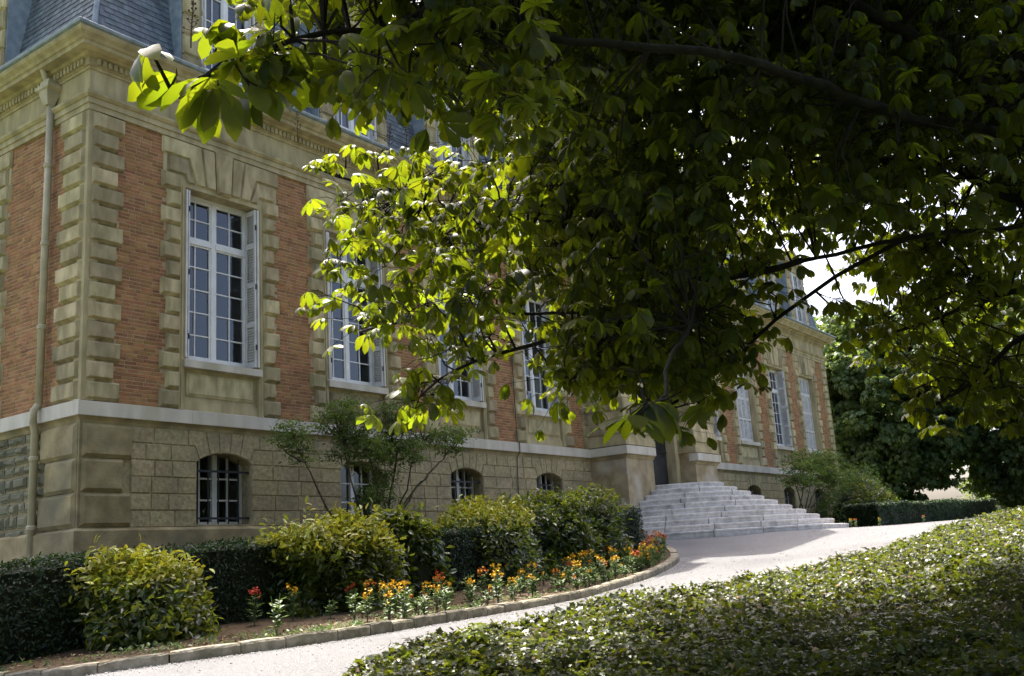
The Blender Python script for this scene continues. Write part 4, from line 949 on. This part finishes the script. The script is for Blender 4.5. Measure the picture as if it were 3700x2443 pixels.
# ------------------------------------------------------------------ wallflowers
def flower_proto(kind, tall, seed):
    r = np.random.default_rng(seed); objs = []
    st = MB(); nst = 3 if tall else 2; heads = []; leaves = []
    for k in range(nst):
        an = k*2.1+r.uniform(0, 1); hh = (.36 if tall else .22)*r.uniform(.85, 1.1); tip = np.array([math.cos(an)*.05, math.sin(an)*.05, hh]); st.tube([(0, 0, -.02), tip*[.5, .5, .55], tip], [.006, .005, .004], 5); heads.append(tip)
        for q in range(16):
            f = r.uniform(.12, .85); leaves.append((tip*[f, f, f], r.uniform(0, 6.28), r.uniform(.07, .12)*(1.15-f*.5)))
    P = np.array([l[0] for l in leaves]); ang = np.array([l[1] for l in leaves]); z = np.stack([np.cos(ang)*-.5, np.sin(ang)*-.5, np.ones(len(ang))], 1); x_ = np.stack([np.cos(ang), np.sin(ang), .45+0*ang], 1)
    x_ /= np.linalg.norm(x_, axis=1)[:, None]; y_ = np.cross(z, x_); y_ /= np.linalg.norm(y_, axis=1)[:, None]; rt = np.stack([x_, y_, np.cross(x_, y_)], 2)
    lm_ = scatter_mesh('foliage', SIMPLE, P, rt, np.array([l[2] for l in leaves]), FLEAF)
    hm = MB()
    if kind:
        for tip in heads[:(3 if tall else 1)]:
            for q in range(13):
                c = tip+r.normal(0, .016, 3)*[1, 1, 1.3]; an0 = r.uniform(0, 6.28); nz = r.normal(0, .5, 3)+[0, 0, .6]; nz /= np.linalg.norm(nz); ax = np.cross(nz, [.3, .8, .1]); ax /= np.linalg.norm(ax); ay = np.cross(nz, ax)
                for pt in range(4):
                    a = an0+pt*math.pi/2; d = math.cos(a)*ax+math.sin(a)*ay; sd = np.cross(nz, d); L1 = .015
                    hm.add([tuple(c), tuple(c+d*L1*.7+sd*.009+nz*.004), tuple(c+d*L1+nz*.002), tuple(c+d*L1*.7-sd*.009+nz*.004)], [(0, 1, 2, 3)])
    return st.mesh('stem', FLEAF), lm_, (hm.mesh('blossom', PETAL[kind]) if kind else None)
PROTO = {}
for kd in ('yellow', 'orange', 'red', 'maroon', None):
    for tl in (0, 1): PROTO[kd, tl] = [flower_proto(kd, tl, 100+s*7+tl) for s in range(3)]
FL = [(25, 1010, 'red', 0), (100, 1040, 'red', 1), (200, 1120, None, 0), (360, 1080, 'red', 1), (515, 1080, 'orange', 1), (625, 1075, 'yellow', 1), (775, 1080, 'yellow', 0), (910, 1050, None, 0), (1055, 1020, 'red', 0), (1060, 960, 'red', 1), (1150, 985, None, 0), (1270, 970, None, 0), (1240, 870, 'yellow', 1), (1400, 960, 'orange', 1), (1505, 930, 'yellow', 1), (1500, 850, 'orange', 1), (1600, 860, 'yellow', 1), (1655, 910, 'yellow', 0), (1700, 820, 'red', 1), (1750, 890, 'yellow', 0), (1790, 800, 'red', 1), (1865, 860, 'yellow', 0), (1885, 780, 'red', 1), (1975, 820, 'yellow', 0), (2040, 780, 'yellow', 1), (2060, 830, None, 0), (2130, 800, 'yellow', 0), (2190, 770, 'orange', 1), (2180, 700, 'yellow', 1), (2250, 710, 'red', 1), (2260, 780, 'orange', 0), (2330, 760, 'orange', 0), (2320, 680, 'yellow', 1), (2370, 720, 'orange', 1), (945, 830, 'yellow', 1), (1025, 900, 'yellow', 1), (1180, 850, 'yellow', 1), (820, 900, 'yellow', 0), (700, 1010, None, 0), (450, 1120, None, 0)]
FL = [(1100+x*1100/2375, 1717+y*1100/2375, k, t) for x, y, k, t in FL]
F2 = [(90, 870, 'yellow', 0), (190, 760, 'yellow', 1), (310, 800, 'yellow', 0), (430, 720, 'orange', 1), (440, 620, 'yellow', 1), (560, 680, 'red', 1), (600, 800, 'yellow', 0), (640, 760, 'red', 0), (730, 720, 'orange', 1), (690, 640, 'yellow', 1), (800, 780, 'orange', 0), (770, 640, 'yellow', 1), (870, 720, 'orange', 0), (900, 640, 'orange', 1), (880, 520, 'maroon', 1), (760, 500, 'yellow', 1), (800, 520, 'yellow', 0), (1010, 560, 'yellow', 1), (1040, 650, 'orange', 0), (1040, 430, 'maroon', 1), (1080, 500, 'yellow', 1), (1130, 520, 'orange', 1), (1160, 560, 'yellow', 1), (1200, 420, 'maroon', 1), (1210, 590, 'maroon', 0), (1280, 480, 'yellow', 1), (1330, 500, 'maroon', 1), (950, 430, 'maroon', 1), (870, 420, 'maroon', 1), (970, 740, None, 0), (1080, 740, None, 0), (1240, 800, None, 0), (1370, 560, None, 0), (1150, 660, None, 0), (1000, 840, None, 0), (690, 900, None, 0), (350, 880, None, 0), (520, 880, None, 0)]
FL += [(2000+x*600/2375, 1850+y*600/2375, k, t) for x, y, k, t in F2]
FL += [(u, v, k, 1) for u, v, k in [(895, 2235, 'red'), (920, 2260, 'red'), (985, 2210, 'yellow'), (1060, 2245, 'yellow'), (190, 2345, 'red'), (1000, 2300, None), (705, 2240, 'orange')]]
rf = np.random.default_rng(91)
EXTRA = []
for _ in range(130):
    s9 = 5.5+12.3*rf.random()**.7; q9 = on(offset(kp, .26+1.0*rf.random()**1.4), s9); EXTRA.append((q9, rf.choice(['yellow', 'yellow', 'yellow', 'orange', 'red', None, None, None, None, 'maroon' if s9 > 15 else 'yellow']), int(rf.random() < .6)))
BUSHX = [(.4, 'the spotted laurel at the mansion corner'), (3.4, 'the broad bush with sunlit golden top'), (5.2, 'the narrow ragged laurel'), (8., 'the yellow-leaved bush'), (99, 'the large glossy bush by the steps')]
for i, (u, v, k, t) in enumerate(FL+[(q, None, k, t) for q, k, t in EXTRA]):
    lo, hi = 7., 26.                                      # march along the sight line to the soil
    d = 12.
    if v is None: p = np.array(u, float)
    else:
     for d in np.arange(7., 26., .05):
        p = at(u, v, d)
        if p[2] < bed_z(p[0], p[1]): break
    if d > 25.8: continue
    if d < 9.2: d = 9.6; p = at(u, v, d)
    k = None if k in (None, 'None') else str(k)
    where = next(w_ for x_, w_ in BUSHX if p[0] < x_)
    lab = ('tall' if t else 'short')+(' '+{'red': 'scarlet', 'maroon': 'dark maroon'}.get(k, k)+' wallflower in bloom' if k else ' leafy wallflower without blossom')+' in front of '+where
    e = empty('wallflower', (p[0], p[1], float(bed_z(p[0], p[1]))), lab, 'flower', lab.replace('wallflower', 'wallflowers', 1)); WL[e.name] = Vector((0, 0, 0))
    stm, lfm, hdm = PROTO[k, t][i % 3]
    for me, nm in ((stm, 'stem'), (lfm, 'foliage'), (hdm, 'blossom')):
        if me is None: continue
        o = bpy.data.objects.new(nm, me); COL.objects.link(o); o.parent = e
    sc_ = random.uniform(.75, 1.15); e.scale = (sc_, sc_, sc_); e.rotation_euler = (0, 0, random.uniform(0, 6.28))
for i, (u, v, y) in enumerate([(3075, 1893, -5.75), (3092, 1897, -5.8), (3180, 1896, -5.9), (3340, 1890, -6.2), (3010, 1880, -5.3)]):
    p = on_y(u, v, y); e = empty('wallflower', (p[0], p[1], Hs(p[0], p[1])), 'small wallflower at the foot of the hedge beyond the granite steps', 'flower', 'wallflowers under the far hedge'); e.scale = (.6, .6, .6)
    stm, lfm, hdm = PROTO['yellow' if i % 2 == 0 else 'orange', 1][i % 3]
    for me, nm in ((stm, 'stem'), (lfm, 'foliage'), (hdm, 'blossom')):
        o = bpy.data.objects.new(nm, me); COL.objects.link(o); o.parent = e

# ------------------------------------------------------------------ background chestnuts
def far_tree(label, x, y, hgt, rx, rz, n, leaf, seed, low=.9, mat=BGL, trunk_r=.4, group='trees beyond the mansion', bend=0.):
    r = np.random.default_rng(seed); bz = Hs(x, y); e = empty('chestnut_tree', (x, y, bz), label, 'tree', group); WL[e.name] = Vector(e.location)
    m = MB(); m.tube([(x, y, bz-.2), (x+bend*.3, y, bz+1.2), (x+bend*.2, y, bz+hgt*.35), (x, y, bz+hgt*.6)], [trunk_r*1.15, trunk_r*.8, trunk_r*.7, trunk_r*.3], 10); m.build('trunk', BARK, e, True)
    for k in range(8):
        an = k*2.4+seed; z0 = bz+hgt*(.25+.04*k); m = MB(); m.tube([(x, y, z0), (x+math.cos(an)*rx*.4, y+math.sin(an)*rx*.4, z0+hgt*.12), (x+math.cos(an)*rx*.8, y+math.sin(an)*rx*.8, z0+hgt*.15)], [trunk_r*.35, trunk_r*.2, .04], 6); m.build('limb', BARK, e, True)
    P = []; NN = []; nc = n//60; c0 = np.array([x, y, bz+low+rz])
    for _ in range(nc):
        d = r.normal(size=3); d /= np.linalg.norm(d); rr = r.uniform(.2, 1.)**.5; c = c0+d*np.array([rx, rx, rz])*rr; q = r.normal(0, 1, (60, 3)); q /= np.linalg.norm(q, axis=1)[:, None]; q[:, 2] = q[:, 2]*.8+.1
        P.append(c+q*r.uniform(.45, .95)*[1, 1, .7]); NN.append(q*.6+[0, 0, .7]+r.normal(0, .3, (60, 3)))
    P = np.concatenate(P); NN = np.concatenate(NN); scatter('crown', CH[0] if n < 3000 else FARL, P, NN, r.uniform(.7, 1.3, len(P))*leaf, mat, e, 'stuff'); return e
FARL = compound([1, .9, .9, .65, .65], [0, R_(45), R_(-45), R_(95), R_(-95)], [.8, .9, .9, 1, 1], .1, .22); FARL = (FARL[0], FARL[1])
far_tree('dense dark chestnut rising behind the far corner of the mansion', 47, 1.5, 13.5, 5.2, 5.6, 36000, 0.29, 41, low=.5)
far_tree('tall dark chestnut right of the mansion with crown to the ground', 52, -5.5, 14, 5.5, 6.0, 36000, 0.29, 42, low=.4)
far_tree('chestnut with a bare leaning trunk by the bright opening beyond the driveway', 44.5, -11.2, 12, 4.2, 4.6, 26400, 0.27, 43, low=2.9, trunk_r=.42, bend=-1.2)
far_tree('chestnut at the end of the driveway behind the ivy bank', 50, -17, 14, 5.5, 5.8, 26400, 0.29, 44, low=.1)
far_tree('far chestnut filling the gap between the dark crowns', 64, -8, 17, 6.5, 7.6, 15000, 0.34, 45, low=.2)
far_tree('chestnut with a low crown filling the space behind the clipped hedge end', 56, -11, 11, 5, 5.2, 18000, .3, 47, low=0.)
far_tree('far chestnut deep behind the mansion', 60, 8, 15, 6, 6.6, 12000, 0.34, 46, low=1.)
for i, (x, y, h_, lb) in enumerate([(12, -34, 12, 'unseen chestnut added across the driveway opposite the left windows'), (26, -30, 13, 'unseen chestnut added across the driveway opposite the granite steps'), (-4, -42, 15, 'unseen broad chestnut added on the lawn opposite the corner drainpipe of the mansion')]):
    far_tree(lb, x, y, h_, 5, h_*.42, 4800, .4, 50+i, low=1.2, group='unseen trees across the driveway')  # unseen trees added so the window panes have something dark to mirror
# pale garden wall glimpsed beyond the driveway
m = MB(); wy = [(58, -14), (70, -19), (78, -30)]; sweep(m, wy, [(.2, -2.6), (.2, .1), (.3, .1), (.3, .25), (-.3, .25), (-.3, .1), (-.2, .1), (-.2, -2.6)]); tag(m.build('garden_wall', SUBBASE), 'pale garden wall seen between trunks past the end of the driveway', 'wall')

for i, (x, y, h_, r_) in enumerate([(66, -16, 5, 4.5), (70, -25, 6, 5), (58, -27, 5.5, 5), (70, -4, 6, 6), (52, -23, 4.5, 3.8)]):
    shrub('thicket_bush', ['broad dark thicket bush behind the garden wall', 'tall dark thicket bush past the end of the garden wall', 'dark thicket bush right of the garden wall', 'distant thicket bush behind the dark crowns', 'low thicket bush behind the ivy bank at the driveway end'][i], 'bush', x, y, (r_, r_), h_, BGL, .3, 7000, 60+i, tmpl=SIMPLE, base_z=Hs(x, y)-.2, squareness=2.2, group='bushes at the end of the garden', amp=.5, depth=.4)
# ------------------------------------------------------------------ the horse chestnut whose boughs hang into view
K = 3700/2375
MASK = [(690,-10),(620,60),(575,120),(610,165),(660,190),(740,160),(860,180),(910,230),(1010,245),(1190,285),(1230,350),(1060,378),(900,380),(800,400),(720,450),(765,480),(840,460),(790,580),(830,610),(740,715),(800,680),(820,765),(910,755),(960,775),(1000,815),(940,885),(925,955),(1000,985),(1065,915),(1055,855),(1110,845),(1190,785),(1240,690),(1290,670),(1310,745),(1280,825),(1330,925),(1400,870),(1480,870),(1500,940),(1560,940),(1630,955),(1660,865),(1725,840),(1760,710),(1810,630),(1845,550),(1930,545),(2015,590),(2035,670),(1985,750),(2010,820),(2090,840),(2130,945),(2160,985),(2240,945),(2375,960),(2560,960),(2560,-420),(700,-420)]
THIN = [(1640,300),(1960,330),(2040,480),(2060,640),(1900,640),(1850,520),(1700,500)]      # sky shows through here
tb = at(3990, 2600, 9.0); tb[2] = -3.75
chest = empty('horse_chestnut_tree', tuple(tb), 'big horse chestnut with dark overhanging boughs and backlit fingered leaves above the ivy bank', 'tree'); WL[chest.name] = Vector(chest.location)
crown_fork = at(3780, 500, 8.2)
m = MB(); tp = resample(np.array([tb-[0, 0, .3], at(3960, 1800, 8.9), at(3880, 1100, 8.6), crown_fork, at(3640, -300, 8.4), at(3500, -1100, 8.8)]), .4); m.tube(tp, list(np.interp(np.linspace(0, 1, len(tp)), [0, .06, .5, 1], [.52, .40, .30, .10])), 12); m.build('trunk', BARK, chest, True)
LIMB = [[(3780, 500, 8.2), (3300, 420, 7.6), (2650, 200, 6.8), (1800, 120, 6.2), (1150, 110, 5.6), (800, 260, 5.1), (620, 330, 4.8)],
        [(3820, 800, 8.4), (3300, 850, 8.4), (2750, 980, 8.6), (2300, 1120, 8.6), (1950, 1130, 8.8), (1600, 1130, 9), (1300, 1200, 9.2)],
        [(2900, 940, 8.5), (2600, 1020, 8.6), (2100, 900, 8.6), (1700, 820, 8.8), (1350, 680, 9), (1150, 610, 9)],
        [(3300, 850, 8.4), (3000, 1000, 8.8), (2760, 1180, 9), (2600, 1330, 8.9), (2400, 1480, 8.4), (2320, 1540, 8.1)],
        [(2300, 1120, 8.6), (1950, 1230, 8.6), (1650, 1330, 8.8), (1520, 1430, 8.9)],
        [(3880, 1100, 8.6), (3700, 1050, 9.5), (3500, 1100, 10.5), (3250, 1200, 11), (3100, 1230, 11.3)],
        [(3880, 1100, 8.6), (3650, 1250, 9.5), (3500, 1400, 10), (3350, 1480, 10.4)],
        [(3780, 500, 8.2), (3400, 200, 8.2), (2900, -100, 8.5), (2300, -300, 9), (1700, -350, 9)],
        [(3640, -300, 8.4), (3200, -500, 9.5), (2600, -700, 10.5)], [(3820, 800, 8.4), (3450, 600, 9.5), (3000, 560, 10.5), (2600, 620, 11)], [(2550, 1090, 8.6), (2450, 1250, 6.6), (2390, 1420, 5.4), (2330, 1490, 5.0), (2290, 1510, 4.9)], [(2300, 1120, 8.6), (2150, 1250, 8.4), (2050, 1400, 8.2)]]
nodes_ = []
for li, lb in enumerate(LIMB):
    pts = resample(np.array([at(*q) for q in lb]), .18); pts[1:-1] += rng.normal(0, .025, (len(pts)-2, 3)); pts = smooth(pts, 1)
    r0 = (.05, .035, .028, .035, .025, .04, .04, .07, .05, .05, .012, .02)[li]*(.6 if li in (1, 3) else 1); m = MB(); m.tube(pts, list(np.linspace(r0, .012, len(pts))), 7); m.build('bough', BARK, chest, True); nodes_ += list(pts[2:])
nodes_ = np.array(nodes_)
def depth_range(x, y):
    if x < 660 and y < 380: return 4.6, 5.6
    if x < 1250 and y < 300: return 5.0, 8.0
    if x < 1300: return 7.6, 10.2
    if x > 1850 and y > 480: return 9, 15
    return 7.0, 12.5
tips = []; bx = np.array(MASK)
def sample(n, rej):
    c = 0
    while c < n:
        x, y = random.uniform(380, 2560), random.uniform(-420, 1000)
        if not poly_in(x, y, MASK): continue
        if poly_in(x, y, THIN) and random.random() < .45: continue
        if x > 1850 and y > 560 and random.random() < .35: continue
        if x < 1250 and y > 330 and random.random() < .4: continue
        lo, hi = depth_range(x, y); tips.append(at(x*K, y*K, random.uniform(lo, hi))); c += 1
sample(1300, 0)
c9 = 0
while c9 < 1000:
    x, y = random.uniform(1250, 2560), random.uniform(-300, 560)
    if not poly_in(x, y, MASK) or (poly_in(x, y, THIN) and random.random() < .8) or (y > 330 and x < 1250) or (x > 1900 and y > 480): continue
    tips.append(at(x*K, y*K, random.uniform(9, 14))); c9 += 1
LOWC = [(1290,640),(1760,600),(1710,830),(1620,930),(1480,860),(1340,900)]; c9 = 0
while c9 < 95:
    x, y = random.uniform(1280, 1840), random.uniform(590, 950)
    if poly_in(x, y, LOWC): tips.append(at(x*K, y*K, random.uniform(8, 10.5))); c9 += 1
# boughs above and beyond the frame that shade the lower leaves
for _ in range(360):
    u, v, d = random.uniform(1900, 5200), random.uniform(-2600, -500), random.uniform(7, 14); tips.append(at(u, v, d))
for _ in range(120):
    u, v, d = random.uniform(3750, 5000), random.uniform(-300, 1500), random.uniform(6, 13); tips.append(at(u, v, d))
core_t = [t_ for t_ in tips[:1300] if ((t_-EYE)@_r)/((t_-EYE)@_f)*FPX+1850 > (2150 if 1221-((t_-EYE)@_u)/((t_-EYE)@_f)*FPX > 420 else 1500) and not (((t_-EYE)@_r)/((t_-EYE)@_f)*FPX+1850 > 2880 and 1221-((t_-EYE)@_u)/((t_-EYE)@_f)*FPX > 800)]
TS = np.array(to_sun)
for _ in range(3300):
    t_ = random.choice(core_t); tips.append(t_+TS*random.uniform(.7, 5.5)+rng.normal(0, .35, 3))
RIGHTC = [(1960,560),(2120,500),(2400,520),(2400,960),(2250,940),(2160,975),(2110,850),(2010,800),(2040,680)]; c9 = 0
while c9 < 130:
    x, y = random.uniform(1950, 2420), random.uniform(490, 990)
    if poly_in(x, y, RIGHTC): tips.append(at(x*K, y*K, random.uniform(9.5, 14))); c9 += 1
GAPC = [(1720,320),(1960,320),(2000,500),(1900,545),(1800,520),(1740,440)]; c9 = 0
while c9 < 75:
    x, y = random.uniform(1700, 2010), random.uniform(310, 560)
    if poly_in(x, y, GAPC): tips.append(at(x*K, y*K, random.uniform(10.5, 15))); c9 += 1
# hand-set sprays at the edge of the foliage, as they hang against the facade
EDGE = [(530, 212, 4.7, 1), (760, 300, 4.6, 1), (700, 330, 4.8, 1), (790, 330, 4.7, 1), (870, 250, 5.0, 2), (960, 230, 5.2, 4), (1010, 240, 5.2, 3), (800, 130, 5.1, 3), (900, 330, 5, 1), (640, 290, 4.8, 1), (950, 340, 5.1, 1), (1120, 280, 5.3, 3), (1230, 280, 5.6, 2), (1350, 330, 5.8, 3), (1480, 380, 6, 3), (1640, 430, 6.5, 3), (1840, 500, 7, 4),
        (1170, 620, 8.6, 5), (1250, 560, 8.8, 5), (1380, 560, 9, 5), (1500, 560, 9, 5), (1230, 740, 8.6, 4), (1330, 700, 8.8, 5), (1290, 860, 8.6, 4), (1220, 950, 8.4, 5), (1180, 1080, 8.2, 4), (1270, 1060, 8.4, 5), (1360, 1130, 8.4, 5), (1440, 960, 8.8, 5), (1560, 1240, 8.6, 4), (1480, 1390, 8.2, 4), (1560, 1440, 8.1, 5), (1620, 1400, 8.3, 4), (1500, 1490, 8.0, 3), (1640, 1270, 8.3, 5), (1720, 1230, 8.2, 4),
        (2060, 1390, 7.9, 4), (2150, 1330, 7.9, 4), (2330, 1480, 7.6, 4), (2300, 1530, 7.4, 3), (2420, 1550, 7.4, 3), (2280, 1520, 4.9, 1), (2430, 1480, 5.2, 1), (2350, 1470, 5.1, 1), (2480, 1420, 7.8, 5), (2250, 1350, 8, 5), (2350, 1300, 8, 5), (2200, 1250, 8, 5), (2420, 1350, 8.2, 5), (2520, 1250, 8.2, 5), (2650, 1200, 8.3, 5), (2700, 1280, 8.2, 4), (2300, 1420, 7.8, 5), (2560, 1380, 8, 5), (2600, 1300, 8, 5), (2740, 1180, 8, 4), (3000, 1090, 9, 3), (3060, 1110, 9, 3), (3140, 1190, 9.5, 5), (3300, 1420, 9.5, 4), (3360, 1500, 9.5, 4), (3480, 1480, 9.5, 3), (3600, 1380, 9.5, 5)]
pos = []; tw = MB(); big = {}
def spray(c, n, spread, j=None, lim=1.1):
    j = np.argmin(((nodes_-c)**2).sum(1)) if j is None else j; a = nodes_[j]; dist = np.linalg.norm(c-a)
    if dist < lim:
        mid = (a+c)/2+np.array([0, 0, .06*dist])+rng.normal(0, .05, 3); tw.tube([a, mid, c], [.011, .008, .004], 4, False)
    for _ in range(n):
        q = c+rng.normal(0, spread, 3)*[1, 1, .7]; pos.append(q)
        tw.tube([c, (c+q)/2+[0, 0, .03], q], [.004, .003, .002], 3, False)
for t_ in tips: spray(t_, random.randint(4, 7), .2 if (t_-EYE)@_f > 6 else .13)
for u, v, d, n in EDGE:
    if n == 1: big[len(pos)] = .30
    elif d < 5.4: big.update({len(pos)+k: .25 for k in range(n)})
    spray(at(u, v, d)+np.array([0, 0, .03]), n, .09 if d > 6 else (.045 if n > 1 else .004), lim=2.6)
outv = len(pos)
# the rest of the crown overhead and behind the viewer
cc = np.array([tb[0]-1.5, tb[1]-.3, 3.6]); k9 = 0
while k9 < 900:
    q9 = rng.uniform(-1, 1, 3)
    if not .35 < (q9**2).sum() < 1: continue
    q9 = cc+q9*[10., 9., 5.2]; v9 = q9-EYE; d9 = v9@_f; 
    if np.linalg.norm(v9) < 3.2: continue
    if d9 > 0:
        u9, w9 = v9@_r/d9*FPX+1850, 1221-v9@_u/d9*FPX
        if -400 < u9 < 4100 and -1000 < w9 < 2800: continue
        if u9 < 1200 and w9 > -1500: continue
    ln9 = q9-TS*(q9[2]+3.3)/TS[2]-EYE; dl9 = ln9@_f
    if dl9 > 1.5 and -100 < ln9@_r/dl9*FPX+1850 < 3300: continue
    for _ in range(5): pos.append(q9+rng.normal(0, .3, 3))
    k9 += 1
pos = np.array(pos); n = len(pos); tw.build('twigs', BARK, chest, kind='stuff')
up = rng.normal(0, .28, (n, 3))+[0, 0, 1.]; up /= np.linalg.norm(up, axis=1)[:, None]
hd = rng.normal(0, 1, (n, 3))-np.array([.35, .1, 0]); x_ = hd-(hd*up).sum(1)[:, None]*up; x_ /= np.linalg.norm(x_, axis=1)[:, None]; rot = np.stack([x_, np.cross(up, x_), up], 2)
scl = rng.uniform(.125, .205, n)
scl[outv:] *= 1.7
for k, v in big.items(): scl[k] = v
scl = scl; q_ = pos-EYE; dep = q_@_f; uu = (q_@_r)/dep*FPX+1850; vv = 1221-(q_@_u)/dep*FPX
inview = (uu > -50) & (uu < 3750) & (vv > -50) & (vv < 2440); key = np.where(inview, scl/dep, 0)
# silhouette leaves first, then the nearest: single objects
order = np.argsort(-key); single = set(order[:295].tolist()); var = rng.integers(0, 4, n)
CM = [None]*4
for k in range(4):
    CM[k] = scatter_mesh('leaf', CH[k], np.zeros((1, 3)), np.eye(3)[None], np.ones(1), CHEST)
for i in sorted(single):
    o = bpy.data.objects.new('leaf', CM[var[i]]); link(o, chest); R3 = Matrix(rot[i].tolist()).to_4x4()
    o.matrix_basis = Matrix.Translation(Vector(pos[i])) @ R3 @ Matrix.Scale(scl[i], 4)
keep = np.array([i not in single for i in range(n)])
for k in range(4):
    mk_ = keep & (var == k); scatter('foliage', CH[k], pos[mk_], None, scl[mk_], CHEST, chest, 'stuff', rot[mk_])
# seed spikes left from the blossom
fs = MB()
for u, v, d in [(690, 120, 5.0), (1405, 520, 8.6), (1370, 800, 8.6), (1185, 980, 8.4), (2020, 1200, 8), (2310, 1350, 7.8), (1075, 480, 8.7), (1470, 530, 9), (1640, 1210, 8.2)]:
    b = at(u, v, d); top = b+np.array([random.uniform(-.03, .03), 0, .2]); fs.tube([b-[0, 0, .08], b, top], [.004, .004, .002], 5)
    for k in range(16):
        f = k/16; c = b+(top-b)*f; an = k*2.4; q = c+np.array([math.cos(an), math.sin(an), .4])*.035*(1.1-f); fs.tube([c, q], [.002, .002], 3, False); fs.tube([q, q+[0, 0, .006], q+[0, 0, .012]], [.003, .007, .003], 5)
fs.build('seed_spikes', TWIG, chest, kind='stuff')
print('objects', len(bpy.data.objects), 'leaves', n, 'tris', sum(len(o.data.polygons) for o in bpy.data.objects if o.type == 'MESH'))
